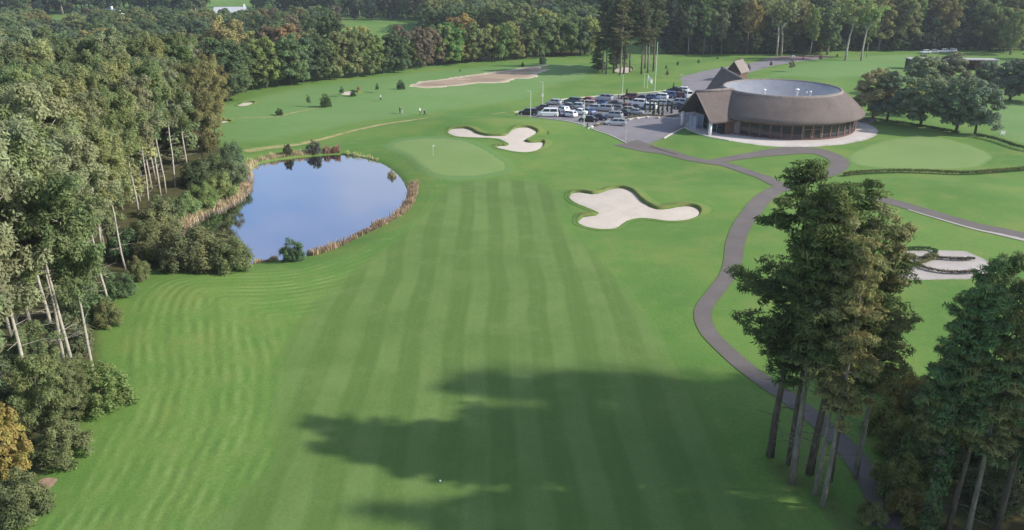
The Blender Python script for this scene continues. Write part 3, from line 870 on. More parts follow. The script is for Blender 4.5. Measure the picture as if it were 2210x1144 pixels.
# ---- the wood on the left: front stems set one by one, the mass behind scattered
FRONT = [(272,586,17,'slender'),(238,668,18,'slender'),(210,835,19,'slender'),(160,800,21,'slender'),(140,792,22,'slender'),(62,812,22,'slender'),(300,470,18,'slender'),(322,452,19,'slender'),
         (347,425,20,'slender'),(358,418,20,'slender'),(378,405,20,'slender'),(252,510,19,'slender'),(196,600,20,'slender'),(222,560,20,'slender'),(410,395,19,'slender'),(118,735,22,'slender'),
         (440,356,18,'willowy'),(455,330,17,'willowy'),(466,300,15,'willowy'),(462,268,15,'willowy')]
fg = []
SAY = ['leaning pale-stemmed tree on the corner of the wood by the fairway', 'thin pale-stemmed tree at the wood edge beside the striped rough', 'straight pale bare-stemmed tree rising from the green bush at the wood edge',
       'pale bare-stemmed tree, middle of the three bright stems at lower left', 'brightest pale leaning stem of the three at lower left', 'pale-stemmed tree near the left picture edge below the wood',
       'pale stem standing just left of the pond inlet bushes', 'pale stem leaning over the dark gap left of the pond', 'white stem, leftmost of the close trio above the pond shrubs',
       'white stem, middle of the close trio above the pond shrubs', 'white stem, rightmost of the close trio above the pond shrubs', 'stout pale trunk standing deep in the wood left of the pond',
       'slim trunk half hidden behind bushes left of the corner tree', 'slim pale trunk behind the corner tree of the wood', 'pale trunk at the upper left shore of the pond', 'tall pale stem behind the three bright stems at lower left',
       'drooping olive tree at the wood end above the pond reeds', 'rounded drooping olive tree overlooking the pond from the upper left', 'drooping tree at the right end of the wood against the far fairway', 'yellowish drooping tree, farthest along the wood beside the far fairway']
for i, (px, py, h, k) in enumerate(FRONT):
    p = G(px, py); fg.append((p.x, p.y))
    tree('edge_birch' if k == 'slender' else k, p, h, (OLIVE, GREY, MID)[i % 3] if k == 'slender' else (.13, .125, .045), 'birch_tree' if k == 'slender' else 'drooping_tree', SAY[i], 'tree', 'trees at the edge of the left wood')
WOODP = Gs([(-120,1500),(-40,1150),(40,1000),(100,870),(150,700),(200,620),(240,540),(290,450),(370,370),(430,312),(440,288),(300,296),(100,318),(-150,345),(-400,450),(-700,800)])
def wok(p):
    return all((p[0] - a) ** 2 + (p[1] - b) ** 2 > 9 for a, b in fg) and in_view(p, 20, 120)
wl = {'slender': 'slender olive tree inside the left wood', 'willowy': 'full drooping tree inside the left wood', 'broad': 'round broadleaf tree inside the left wood', 'ragged': 'ragged grey-green conifer inside the left wood'}
WP = scatter(WOODP, 3.5, 3, 14000, wok)[:285]; RK_ = ranks(WP, 20, 42)
for i, p in enumerate(WP):
    g = random.Random(i); d = p[1]
    k = g.choices(['slender', 'willowy', 'broad', 'ragged'], [6, 3, 1.0 if d > 95 else .2, 1.2])[0]
    h = {'slender': g.uniform(18, 23), 'willowy': g.uniform(15, 20), 'broad': g.uniform(15, 18), 'ragged': g.uniform(18, 22)}[k]
    tree(k, p, h, g.choice([OLIVE, GREY, MID, OLIVE, (.085, .11, .045)]), 'woodland_tree', wl[k] + RK_[i], 'tree', wl[k] + 's')

# ---- wood behind it on the far left, with gaps for the fields, the house and the barn
LW = Gs([(445,262),(300,282),(100,306),(-150,335),(-500,420),(-700,130),(-500,60),(0,54),(60,52),(180,50),(250,52),(330,50),(420,54),(520,56),(560,50),(735,50),(735,82),(640,90),(560,150)])
CLEAR = [np.array([(q.x, q.y) for q in Gs(z)]) for z in ([(105,76),(108,45),(165,40),(172,62)], [(440,52),(450,5),(530,5),(580,45),(560,60)], [(205,55),(210,30),(300,30),(285,48)], [(720,75),(730,45),(940,45),(930,72)])]
def lok(p):
    return in_view(p, 16) and not any(inside(np.array([p[0]]), np.array([p[1]]), c)[0] for c in CLEAR)
wb = ['olive-green round tree behind the left wood', 'dark blue-green round tree behind the left wood', 'russet-brown round tree behind the left wood', 'golden-tinged round tree behind the left wood']
LP = scatter(LW, 8.2, 11, 14000, lok)[:240]; RK_ = ranks(LP, 13, 22)
for i, p in enumerate(LP):
    g = random.Random(i + 500); j = g.choices([0, 1, 2, 3], [6, 5, .5, .4])[0]
    lim = top_h((p[0], p[1], 0), 62 + g.uniform(-8, 30)); hh = g.uniform(11, 16.5); hh = min(hh, max(lim, 6)) if lim > 3 else min(hh, 10)
    tree('broad', p, hh, [g.choice([OLIVE, MID]), g.choice([DARK, BLUE]), BRN, (.145, .135, .045)][j], 'broadleaf_tree', wb[j] + RK_[i], 'tree', wb[j] + 's', wide=1.3)

# ---- hedgerow of autumn trees behind the far fairway: each set by hand, its colour as in the photograph
HR = [(482,212,126,BRN),(500,206,100,DARK),(520,200,118,MID),(545,194,92,DARK),(575,190,75,BRT),(600,184,118,BRT),(628,182,70,MID),(655,178,78,BLUE),(684,174,72,DARK),(712,172,82,MID),(742,168,62,OLIVE),(772,165,60,OLIVE),
      (800,162,66,BRT),(826,158,78,DARK),(850,156,62,DARK),(868,152,100,BLUE),(886,148,88,MID),(908,146,56,BRN),(934,142,58,BRN),(958,140,50,BRT),(976,138,44,(.085, .16, .04)),(1000,136,76,YEL),(1018,134,46,OLIVE),
      (1040,132,60,GREY),(1062,131,50,YEL),(1088,130,46,BRT),(1110,128,62,OLIVE),(1136,126,50,OLIVE),(1160,124,28,MID),(1184,122,26,OLIVE),(1210,121,32,BRT),(1232,120,28,MID),(1252,119,36,BLUE),(1276,118,36,YEL),(1262,116,30,BRT)]
def word(c):
    return {BRN: 'russet-brown', DARK: 'dark green', MID: 'mid-green', BRT: 'fresh green', BLUE: 'bluish green', OLIVE: 'olive', YEL: 'yellow-green', ORG: 'orange', GREY: 'greyish'}.get(c, 'bright leafy green')
for i, (px, py, ty, c) in enumerate(HR):
    p = G(px, py); h = top_h(p, ty)
    n = ['leftmost', 'second', 'third', 'fourth', 'fifth', 'sixth', 'seventh', 'eighth', 'ninth', 'tenth', 'eleventh', 'twelfth'][i % 12]
    seg = ['left third', 'middle third', 'right third'][i // 12]
    tree('broad', p, h, c, 'broadleaf_tree', f'{word(c)} tree, {n} in the {seg} of the hedgerow behind the far fairway', 'tree', 'trees of the hedgerow behind the far fairway', wide=1.0 if py > 150 else .95, jit=.08)
for i, (px, py, ty, c) in enumerate([(985,128,32,ORG),(1000,126,27,(.17, .14, .04)),(622,168,48,ORG),(590,166,52,BRN),(715,140,22,DARK),(560,160,62,YEL),(500,170,28,(.15, .145, .05)),(860,142,52,BRN),(1175,112,16,(.2, .2, .05)),(1100,118,44,YEL),(780,150,50,YEL),(930,130,52,MID),(1220,110,14,MID),(670,158,60,OLIVE),(1140,114,40,DARK)]):
    p = G(px, py); h = min(19, top_h(p, ty))
    tree('broad', p, h, c, 'broadleaf_tree', ['orange-topped tree showing above the hedgerow', 'tall olive-gold tree beside the orange one in the hedgerow', 'small orange crown behind the left part of the hedgerow', 'brown crown behind the left part of the hedgerow', 'dark round tree standing alone on the field edge behind the hedgerow',
         'yellow-green crown low behind the hedgerow near the barn', 'golden tree in front of the white barn', 'brown bare-topped tree behind the middle of the hedgerow', 'yellow crown behind the right part of the hedgerow', 'yellow-green crown behind the olive hedgerow trees', 'yellow-green crown in front of the pale field', 'green crown behind the russet hedgerow trees',
         'green crown behind the right end of the hedgerow', 'olive crown behind the left middle of the hedgerow', 'dark crown between the yellow-green hedgerow trees'][i], 'tree', 'trees of the hedgerow behind the far fairway', jit=.05)

MF = Gs([(925,84),(1010,92),(1150,92),(1290,94),(1290,52),(925,52)])
MP = scatter(MF, 8.5, 17, 5000, lambda q: in_view(q, 15)); RK_ = ranks(MP, 15, 15)
for i, p in enumerate(MP):
    g = random.Random(i + 300); x = where(p, 14)[0]
    tree('broad', p, g.uniform(13, 17), g.choice([DARK, BLUE, MID, OLIVE]), 'field_tree', 'dark tree in the belt behind the hedgerow' + RK_[i], 'tree', 'trees in the belt behind the hedgerow', wide=1.2)

# ---- far woods along the top
FWD = Gs([(540,46),(620,30),(700,36),(740,46),(950,50),(1000,46),(1200,62),(1300,80),(1440,80),(1440,50),(1400,22),(900,12),(400,12),(-200,12),(-200,34),(60,44),(90,36),(200,28),(330,34),(430,40),(440,22),(530,14),(545,24)])
fl = ['dark green tree in the far wood', 'bluish dark conifer in the far wood', 'brownish tree in the far wood']
def fok(p): return in_view(p, 22) and not any(inside(np.array([p[0]]), np.array([p[1]]), c)[0] for c in CLEAR)
FP = sorted(scatter(FWD, 9.5, 21, 14000, fok), key=lambda q: q[1])[:290]; RK_ = ranks(FP, 20, 6)
for i, p in enumerate(FP):
    g = random.Random(i + 900); j = g.choices([0, 1, 2], [5, 3, 1])[0]
    tree(['tall_broad', 'spruce', 'broad'][j], p, g.uniform(17, 25) if j < 2 else g.uniform(14, 18), [g.choice([DARK, MID, BLUE, DARK]), (.04, .062, .042), BRN][j], 'distant_tree', fl[j] + RK_[i], 'tree', fl[j] + 's')

# ---- pine clump beyond the car park
for i, (px, py, h, k) in enumerate([(1300,156,24,'ragged'),(1308,160,23,'pine'),(1324,158,27,'pine'),(1338,163,26,'ragged'),(1346,159,28,'pine'),(1359,156,27,'ragged'),(1384,160,26,'pine'),(1398,157,28,'ragged'),(1410,154,27,'pine'),(1330,148,27,'spruce'),(1392,148,27,'ragged'),(1290,154,11,'spruce')]):
    p = G(px, py)
    tree(k, p, h, [(.075, .085, .042), PINE, (.085, .098, .045)][i % 3], 'pine_tree', ['pine at the left of the clump beyond the car park', 'dark pine second from left in the clump beyond the car park', 'tall pine third from left in the clump beyond the car park', 'ragged pine at the near middle of the clump', 'tallest pine at the middle of the clump beyond the car park',
         'ragged pine right of the middle of the clump', 'pine behind the left flagpoles', 'tall ragged pine behind the flagpoles', 'rightmost pine of the clump, behind the tall flagpole', 'dense dark conifer at the back of the clump', 'conifer at the back right of the clump', 'low dark bough-to-ground conifer at the left foot of the clump'][i], 'tree', 'pine clump beyond the car park', wide=1.0 if i != 11 else 1.5)

# ---- tall wood at the back right
RB = [(1446,116,-10,'spruce',(.035, .05, .035)),(1470,114,24,'slender',GREY),(1484,118,20,'slender',BLUE),(1500,112,0,'tall_broad',DARK),(1518,117,18,'slender',MID),(1535,116,30,'slender',GREY),(1556,117,26,'slender',GREY),(1545,108,-14,'tall_broad',MID),(1575,113,40,'slender',BLUE),
      (1592,112,-5,'tall_broad',DARK),(1612,116,4,'slender',(.16, .14, .05)),(1630,112,10,'slender',(.20, .165, .05)),(1640,108,-10,'tall_broad',OLIVE),(1662,114,36,'broad',DARK),(1676,121,-4,'forked',OLIVE),(1686,121,6,'forked',GREY),(1700,110,-16,'tall_broad',OLIVE),(1728,112,2,'tall_broad',(.14, .15, .05)),
      (1748,121,16,'slender',BRT),(1770,113,30,'broad',DARK),(1785,118,8,'tall_broad',MID),(1824,131,-12,'forked',(.20, .215, .07)),(1858,131,4,'forked',(.12, .17, .05)),(1870,124,30,'slender',BRT),(1850,108,-10,'tall_broad',BRT),(1895,110,-8,'tall_broad',(.16, .15, .05)),(1915,108,42,'broad',DARK),(1950,108,-8,'tall_broad',OLIVE),
      (1968,106,24,'broad',DARK),(2005,107,30,'broad',(.05, .075, .04)),(2030,106,-6,'tall_broad',(.15, .125, .045)),(2062,105,12,'broad',DARK),(2090,106,16,'broad',DARK),(2110,108,0,'tall_broad',MID),(2140,108,6,'forked',BRT),(2166,112,30,'broad',MID),(2180,118,20,'tall_broad',BRT),(2205,110,10,'tall_broad',MID),(2225,128,60,'broad',OLIVE)]
for i, (px, py, ty, k, c) in enumerate(RB):
    p = G(px, py); h = min(30, top_h(p, ty))
    near = 'behind the pine clump' if px < 1520 else 'behind the entrance road' if px < 1700 else 'at the end of the gravel track' if px < 1800 else 'behind the range turf' if px < 1960 else 'behind the range shed'
    k2 = {'spruce': 'dense conifer', 'slender': 'slender tree', 'tall_broad': 'tall tree', 'broad': 'low round tree', 'forked': 'bare-stemmed tall tree'}[k]
    tree(k, p, h, c, 'woodland_tree', f'{word(c) if word(c) != "bright leafy green" else "yellowish"} {k2} {near}, {ordinal(i + 1)} along that wood', 'tree', 'front trees of the tall wood at back right', jit=.08)
RW = Gs([(1440,112),(1560,108),(1700,106),(1850,102),(2000,102),(2240,104),(2330,60),(2330,35),(1440,35)])
RP = scatter(RW, 8.5, 31, 12000, lambda q: in_view(q, 26) and q[1] < 520)[:280]; RK_ = ranks(RP, 22, 8)
for i, p in enumerate(RP):
    g = random.Random(i + 77); j = g.choices([0, 1], [4, 1])[0]
    tree(['tall_broad', 'broad'][j], p, g.uniform(20, 27) if j == 0 else g.uniform(14, 18), g.choice([DARK, MID, OLIVE, DARK, (.15, .13, .05), BRT]), 'background_tree', ['tall tree deep in the back right wood', 'shorter round tree deep in the back right wood'][j] + RK_[i], 'tree', ['tall trees deep in the back right wood', 'short trees deep in the back right wood'][j])

for i in range(34):
    g = random.Random(i + 4000); px = 1440 + i * 23 + g.uniform(-6, 6); p = G(px, float(np.interp(px, (1430, 1700, 1800, 2250), (115, 116, 109, 107))))
    tree('broad', p, g.uniform(5, 9), g.choice([DARK, MID, DARK, (.05, .06, .04)]), 'understory_tree', f'low dark undergrowth tree, {ordinal(i + 1)} from the left under the back right wood', 'tree', 'undergrowth of the back right wood', wide=1.3)

# ---- park trees right of the clubhouse
for i, (px, py, ty, w, c, k, lab) in enumerate([(1884,258,142,1.1,(0.195, 0.176, 0.078),'park','brown-tinged round tree nearest the clubhouse roof'),(1914,262,150,1.1,(0.098, 0.130, 0.072),'park','dark round tree just right of the clubhouse'),(1985,274,160,1.2,(0.124, 0.163, 0.091),'park','grey-green round tree in the middle of the group right of the clubhouse'),
        (1962,250,172,.8,(0.208, 0.221, 0.065),'park','yellow-green tree behind the middle round tree'),(2062,286,158,1.05,(0.098, 0.137, 0.078),'park','dark leaning tree beside the hedge end'),(2104,290,170,1.0,(0.137, 0.169, 0.104),'park','paler rounded tree at the hedge gap'),(1985,206,114,1.3,(0.130, 0.156, 0.085),'park','broad tree hiding the left end of the range shed'),
        (2040,204,112,1.4,(0.111, 0.137, 0.078),'park','wide dark tree in front of the range shed'),(2122,200,128,1.0,(0.098, 0.124, 0.085),'park','small dark round tree before the green shed end'),(2150,196,142,.8,(0.091, 0.143, 0.058),'park','green round tree right of the small dark one'),(2180,216,122,1.2,(0.091, 0.124, 0.078),'park','dark tree on a clear trunk at the right picture edge'),(2216,220,120,1.2,(0.104, 0.130, 0.078),'park','tree half cut off by the right picture edge'),
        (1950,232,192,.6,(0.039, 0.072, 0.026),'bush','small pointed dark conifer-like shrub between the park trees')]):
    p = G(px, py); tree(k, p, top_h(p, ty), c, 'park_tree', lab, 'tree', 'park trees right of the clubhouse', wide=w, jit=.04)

# ---- foreground conifers at right
for i, (px, py, ty, k, v, c, b, w, lab) in enumerate([
        (1662,984,338,'fir',0,(0.052, 0.078, 0.023),'bark',1.1,'tall dark pine at the left of the foreground group, pointed top'),(1703,1001,420,'pine',1,(0.066, 0.090, 0.028),'bark',1.0,'dark pine right behind the leftmost foreground pine'),(1710,1044,400,'pine',2,(0.066, 0.088, 0.028),'bark_grey',1.05,'pine with a pale grey stem in the middle of the foreground group'),
        (1747,1022,392,'fir',1,(0.061, 0.083, 0.026),'bark',1.15,'dark broad-topped pine behind the middle of the foreground group'),(1758,1068,470,'ragged',0,(0.139, 0.141, 0.055),'bark_grey',.9,'olive ragged conifer in the foreground group'),(1774,1093,520,'ragged',1,(0.139, 0.141, 0.053),'bark_grey',.8,'thin olive conifer on the nearest pale stem'),
        (1790,1037,440,'pine',0,(0.100, 0.120, 0.043),'bark',.95,'full olive-green pine at the right of the foreground group'),(1845,1030,470,'ragged',1,(0.145, 0.147, 0.059),'bark_grey',.9,'brownish olive conifer above the cart path bend'),
        (1991,1150,600,'ragged',0,(0.113, 0.127, 0.047),'bark_grey',.9,'conifer on a thin leaning pale stem at lower right'),(1998,1165,560,'pine',2,(0.073, 0.114, 0.038),'bark',.85,'ivy-clad pine at lower right'),(2044,1150,538,'fir',0,(0.083, 0.117, 0.040),'bark',.85,'pointed pine right of the ivy-clad one'),
        (2085,1165,600,'ragged',1,(0.158, 0.154, 0.059),'bark_grey',.85,'brownish ragged conifer near the lower right corner'),(2150,1150,580,'pine',3,(0.066, 0.101, 0.038),'bark',1.0,'dark pine cut by the right picture edge')]):
    p = G(px, py); e = tree(k, p, top_h(p, ty), c, 'pine_tree', lab, 'tree', 'foreground conifers at right', var=v, wide=w, bark=b, jit=.03)
    if i == 9:
        gg = np.random.default_rng(4); C = []; Rr = []
        for q in range(120):
            t = gg.uniform(0, .62); a = gg.uniform(0, 6.28); C.append((math.cos(a) * .45, math.sin(a) * .45, .2 + t * 22)); Rr.append(gg.uniform(.25, .55))
        iv = link('ivy', crown_mesh('ivy', [leaves(C, Rr, 38, .24, seed=8)], M['leaf']), e); iv.color = (.05, .085, .03, 1)
for i, (px, py, h, c, lab) in enumerate([(1900,930,2.6,(.12, .13, .03),'yellowish bush beside the cart path bend'),(1940,980,3.2,(.10, .12, .03),'olive bush between the two foreground conifer groups'),(1950,880,3.0,(.16, .15, .035),'golden bush behind the cart path at right'),(1930,1060,3.0,(.09, .105, .03),'olive bush below the golden one at lower right'),(1960,1120,2.4,(.10, .105, .03),'low brush at the foot of the thin leaning stem'),
        (2140,1090,3.4,(.085, .10, .045),'grey-green bush at the lower right corner'),(2170,1010,3.6,(.07, .095, .035),'green bush under the right edge pine'),(1985,1010,3.6,(.075, .10, .03),'tall bush left of the ivy-clad pine'),(2060,1000,4.0,(.07, .09, .032),'dense bush behind the ivy-clad pine'),(1935,850,2.8,(.07, .12, .03),'fresh green bush on the far side of the cart path'),
        (1880,1125,1.6,(.10, .10, .035),'low brush where the cart path leaves the picture'),(2010,930,4.2,(.08, .10, .034),'bush filling the gap between the foreground conifers'),(2110,950,4.2,(.07, .095, .034),'bush behind the pointed pine')]):
    tree('bush' if i % 2 else 'sallow', G(px, py), h, c, 'bush', lab, 'bush', 'bushes at the foreground right', wide=1.1)
# tall trees just outside the right of the picture: their shade lies across the foreground turf
for i, (x, y, h, k) in enumerate([(50,30,36,'pine'),(56,33,40,'pine'),(52,36,40,'pine'),(49,37,32,'pine'),(55,38,36,'sparse'),(47,56,33,'pine'),(52,55,37,'pine'),(57,56,40,'sparse'),(62,55,42,'sparse'),(67,56,45,'sparse'),(46,51,31,'pine'),(51,50,34,'pine'),(56,50,38,'pine'),(62,50,41,'sparse'),(45,45,28,'pine'),(50,45,32,'pine'),(55,44,35,'sparse'),(44,39,25,'pine'),(49,39,29,'pine'),(43,33,23,'pine'),(48,34,26,'pine')]):
    tree(k, (x, y), h, PINE, 'pine_tree', 'tall conifer beyond the right picture edge, ' + ordinal(i + 1) + ' of those shading the foreground', 'tree', 'tall trees beyond the right picture edge', wide=.9)

# ---- shrubs round the pond and at the foot of the wood
SH = [(450,575,5.0,'sallow',(.105, .118, .045),1.25,'large sallow bush on the near left corner of the pond'),(505,582,3.6,'sallow',(.10, .125, .05),1.2,'olive sallow bush right of the large one by the pond'),(400,580,4.2,'sallow',(.085, .105, .045),1.2,'sallow bush left of the large one by the pond'),(350,560,4.6,'sallow',(.095, .11, .045),1.2,'grey-green bush at the wood corner by the pond'),
      (310,540,4.0,'bush',(.07, .09, .035),1.2,'dark bush below the pale stems left of the pond'),(350,510,4.4,'sallow',(.10, .115, .045),1.1,'bush at the dark gap left of the pond inlet'),(400,465,3.4,'sallow',(.105, .15, .05),1.2,'fresh green sallow on the left pond bank'),(440,445,3.4,'sallow',(.12, .165, .05),1.2,'bright green sallow in the middle of the left pond bank'),(480,425,3.6,'sallow',(.115, .155, .05),1.2,'bright green sallow near the upper left pond bank'),
      (505,395,4.2,'sallow',(.085, .12, .05),1.1,'dark green sallow at the upper left pond corner'),(500,360,4.2,'sallow',(.08, .115, .055),1.0,'bluish sallow behind the upper left pond corner'),(360,470,3.6,'bush',(.085, .11, .045),1.2,'low bush under the white trio of stems'),(460,390,4.2,'sallow',(.085, .11, .045),1.2,'olive bush behind the bright sallows'),(430,400,4.4,'bush',(.07, .095, .04),1.2,'dark bush at the wood foot above the pond'),
      (632,563,3.0,'bush',(.055, .10, .045),.9,'small round dark bush on the near shore of the pond'),(846,388,1.7,'bush',(.19, .18, .085),1.0,'pale tuft standing in the water at the right of the pond'),(622,335,2.2,'bush',(.07, .075, .04),.8,'small brown-green bush on the far shore of the pond'),(678,330,2.6,'bush',(.08, .09, .06),1.0,'greyish bush on the far shore of the pond'),
      (215,880,4.2,'bush',(.105, .135, .035),1.1,'rounded yellow-green bush at the wood edge, lower left'),(170,905,5.5,'willowy',(.105, .128, .052),1.5,'leaning grey-olive drooping bush at lower left'),(110,960,8.0,'willowy',(.10, .125, .05),1.3,'tall drooping grey-olive bush at lower left'),(140,990,3.2,'bush',(.09, .118, .048),1.2,'low bush above the bare earth patch'),(24,1046,7.0,'park',(.165, .135, .03),.75,'golden-orange leafy tree at the left picture edge'),
      (40,1110,3.2,'bush',(.085, .105, .045),1.2,'green bush in the lower left corner'),(90,860,7,'willowy',(.098, .122, .05),1.3,'drooping bush below the bright stems'),(235,700,2.6,'bush',(.095, .112, .045),1.0,'small brushy bush at the wood edge beside the striped rough'),(258,640,3.0,'bush',(.07, .115, .045),1.0,'green bush left of the corner of the rough'),(300,600,2.6,'bush',(.10, .11, .045),1.1,'low bush on the corner of the wood'),(190,690,4.2,'bush',(.075, .115, .045),1.1,'green bush between the pale stems'),
      (60,900,6,'bush',(.05, .07, .03),1.0,'dark bush under the wood at lower left'),(280,560,4,'bush',(.06, .10, .045),1.0,'dark green bush behind the corner tree'),(150,760,4,'bush',(.085, .10, .045),1.0,'bush at the foot of the bright stems')]
for px, py, h, k, c, w, lab in SH:
    tree(k, G(px, py), h, c, 'bush', lab, 'bush', 'bushes round the pond and the left wood', wide=w, jit=.05, rz=None)
# young trees and round bushes on the far fairway
for px, py, ty, k, c, w, lab in [(603,249,233,'bush',(.045, .08, .03),.9,'small dark bush at the left end of the worn track'),(703,231,203,'bush',(.05, .085, .03),.75,'largest round dark bush on the far fairway'),(667,230,205,'sapling',(.07, .12, .045),.7,'thin young tree left of the largest round bush'),(738,208,187,'sapling',(.05, .085, .035),.9,'young tree left of the small far bunker'),
        (762,208,194,'bush',(.045, .08, .03),.8,'pointed little bush in front of the small far bunker'),(774,200,185,'sapling',(.25, .10, .05),.8,'small red-leaved tree by the small far bunker'),(815,200,180,'sapling',(.055, .10, .035),.9,'young green tree between bunker and golfers'),(865,193,173,'bush',(.045, .075, .032),.8,'dark bush at the left tip of the sandy waste area'),
        (1128,144,134,'bush',(.03, .05, .02),.6,'tiny dark bush above the sandy waste area'),(1172,138,118,'bush',(.06, .095, .05),.7,'round bush above the right end of the sandy waste area'),(993,158,148,'sapling',(.09, .13, .05),.7,'faint young tree above the sandy waste area'),
        (1437,152,140,'sapling',(.05, .08, .02),.9,'first young tree along the entrance road verge'),(1462,145,132,'sapling',(.05, .08, .02),.8,'second young tree along the entrance road verge'),(1507,140,128,'sapling',(.05, .08, .02),.8,'third young tree along the entrance road verge'),(1548,131,121,'sapling',(.05, .08, .02),.8,'fourth young tree along the entrance road verge'),
        (1614,160,139,'sapling',(.065, .05, .045),.9,'dark purple-leaved tree right of the small thatched gable'),(1663,146,131,'sapling',(.07, .045, .04),.9,'dark purple-leaved tree beside the entrance road'),(1708,155,129,'sapling',(.12, .13, .06),1.0,'rounded greyish young tree above the roof rim'),(1733,131,122,'sapling',(.09, .04, .04),.9,'small reddish tree by the gravel track'),
        (1770,133,117,'sapling',(.09, .075, .05),.9,'brownish young tree left of the bare-stemmed tree'),(1806,126,116,'sapling',(.05, .05, .04),.8,'small dark tree beside the bare-stemmed tree'),(1440,168,150,'sapling',(.11, .11, .045),.9,'young tree right of the flagpoles'),(2143,208,198,'bush',(.04, .07, .03),.6,'small dark shrub beneath the right park trees'),
        (1183,296,280,'sapling',(.10, .15, .05),.35,'thin stake-like sapling on the mound behind the greenside bunker')]:
    p = G(px, py); tree(k, p, max(.8, top_h(p, ty)), c, 'young_tree' if k == 'sapling' else 'bush', lab, 'young tree' if k == 'sapling' else 'bush', 'young trees and bushes on the open turf', wide=w, jit=.03)
# columnar conifers in the car park bed
for i, (px, py) in enumerate([(1391,243),(1402,242),(1410,249),(1420,248),(1429,251),(1440,242),(1449,245)]):
    tree('column', G(px, py), [3.1, 2.9, 3.4, 3.6, 3.2, 3.0, 2.9][i], (.035, .06, .028), 'columnar_conifer', ['leftmost', 'second', 'third', 'fourth', 'fifth', 'sixth', 'rightmost'][i] + ' of the seven columnar conifers in the car park bed', 'tree', 'columnar conifers in the car park bed', wide=.95)
for i, (px, py) in enumerate([(1352,214),(1453,197),(1347,222),(1268,276),(1335,212)]):
    p = G(px, py); tree('column', p, [2.8, 2.4, 1.6, 1.3, 1.2][i], (.03, .055, .025), 'columnar_conifer', ['dark columnar conifer at the back kerb of the car park', 'dark columnar conifer at the back right of the car park', 'little conifer between the parked cars', 'round dark shrub at the near tip of the car park island', 'little conifer beside the maroon car'][i], 'tree', 'columnar conifers in the car park', wide=1.1)

# ---- low hedges
def hedge(name, px, h, w, col, label, seed, leaf=.17, dens=55, group='clipped hedges'):
    P = catmull(np.array([(p.x, p.y) for p in Gs(px)]), 8, False); C, Rr = [], []; g = np.random.default_rng(seed)
    L = np.r_[0, np.cumsum(np.linalg.norm(np.diff(P, axis=0), axis=1))]; n = int(L[-1] / .28)
    s = np.linspace(0, L[-1], n); Q = np.stack([np.interp(s, L, P[:, 0]), np.interp(s, L, P[:, 1])], 1); T = np.gradient(Q, axis=0); T /= np.linalg.norm(T, axis=1)[:, None]
    Z = Hf(Q[:, 0], Q[:, 1]); rt = Q[n // 2]; rz = Z[n // 2]
    for q, t, z in zip(Q, T, Z):
        for u in (-.5, 0, .5):
            C.append((q[0] - t[1] * u * w * .7 - rt[0], q[1] + t[0] * u * w * .7 - rt[1], z + h * .55 - rz)); Rr.append(h * .42 * g.uniform(.85, 1.1))
    e = empty(name, (rt[0], rt[1], rz)); st = MB()
    for i in range(0, n, 4): st.tube([(Q[i][0] - rt[0], Q[i][1] - rt[1], Z[i] - rz - .1), (Q[i][0] - rt[0], Q[i][1] - rt[1], Z[i] - rz + h * .6)], [.03, .02], 4, False)
    st.build('stems', M['bark'], e)
    c = link('foliage', crown_mesh(name, [leaves(C, Rr, dens, leaf, seed=seed, flat=(1, 1, 1.1))], M['leaf']), e); c.color = (*col, 1)
    tag(e, label, 'hedge', group)
hedge('clipped_hedge', [(1822,381),(1850,377),(1927,373),(2000,374),(2074,377),(2149,373),(2230,366)], .75, .9, (.075, .09, .028), 'long low clipped hedge in front of the practice green', 1, dens=16)
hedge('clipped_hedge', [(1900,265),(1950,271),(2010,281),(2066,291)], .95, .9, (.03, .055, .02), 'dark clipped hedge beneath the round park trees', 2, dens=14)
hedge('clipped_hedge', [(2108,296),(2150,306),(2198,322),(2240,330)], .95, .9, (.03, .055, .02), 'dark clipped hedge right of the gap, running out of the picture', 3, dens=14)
hedge('bed_hedge', [(1283,274),(1310,268),(1340,261),(1372,253),(1400,250)], .5, .8, (.10, .10, .05), 'low shrub bed along the white stones of the car park island', 4, .14, 12, 'car park planting')
hedge('bed_hedge', [(1405,250),(1425,252),(1450,252),(1475,248)], .45, .8, (.15, .10, .05), 'russet shrub bed under the columnar conifers', 5, .14, 12, 'car park planting')
hedge('box_hedge', [(1925,544),(1965,540),(2000,540),(2018,545),(2014,553)], .5, .5, (.035, .07, .025), 'dark curled box hedge at the back of the parterre', 6, .12, 20, 'parterre box hedges')
hedge('box_hedge', [(1945,556),(1985,561),(2020,560),(2062,563),(2100,562)], .5, .5, (.05, .045, .03), 'straight dark box hedge across the parterre', 7, .12, 20, 'parterre box hedges')
hedge('box_hedge', [(1930,578),(1962,576),(1980,572),(2000,566),(2020,558),(2012,552),(1998,558)], .5, .5, (.12, .125, .05), 'pale curling box hedge in the middle of the parterre', 8, .12, 20, 'parterre box hedges')
hedge('box_hedge', [(1975,572),(1995,582),(2025,589),(2065,592),(2105,590)], .5, .5, (.06, .05, .03), 'curved brown box hedge at the front of the parterre', 9, .12, 20, 'parterre box hedges')

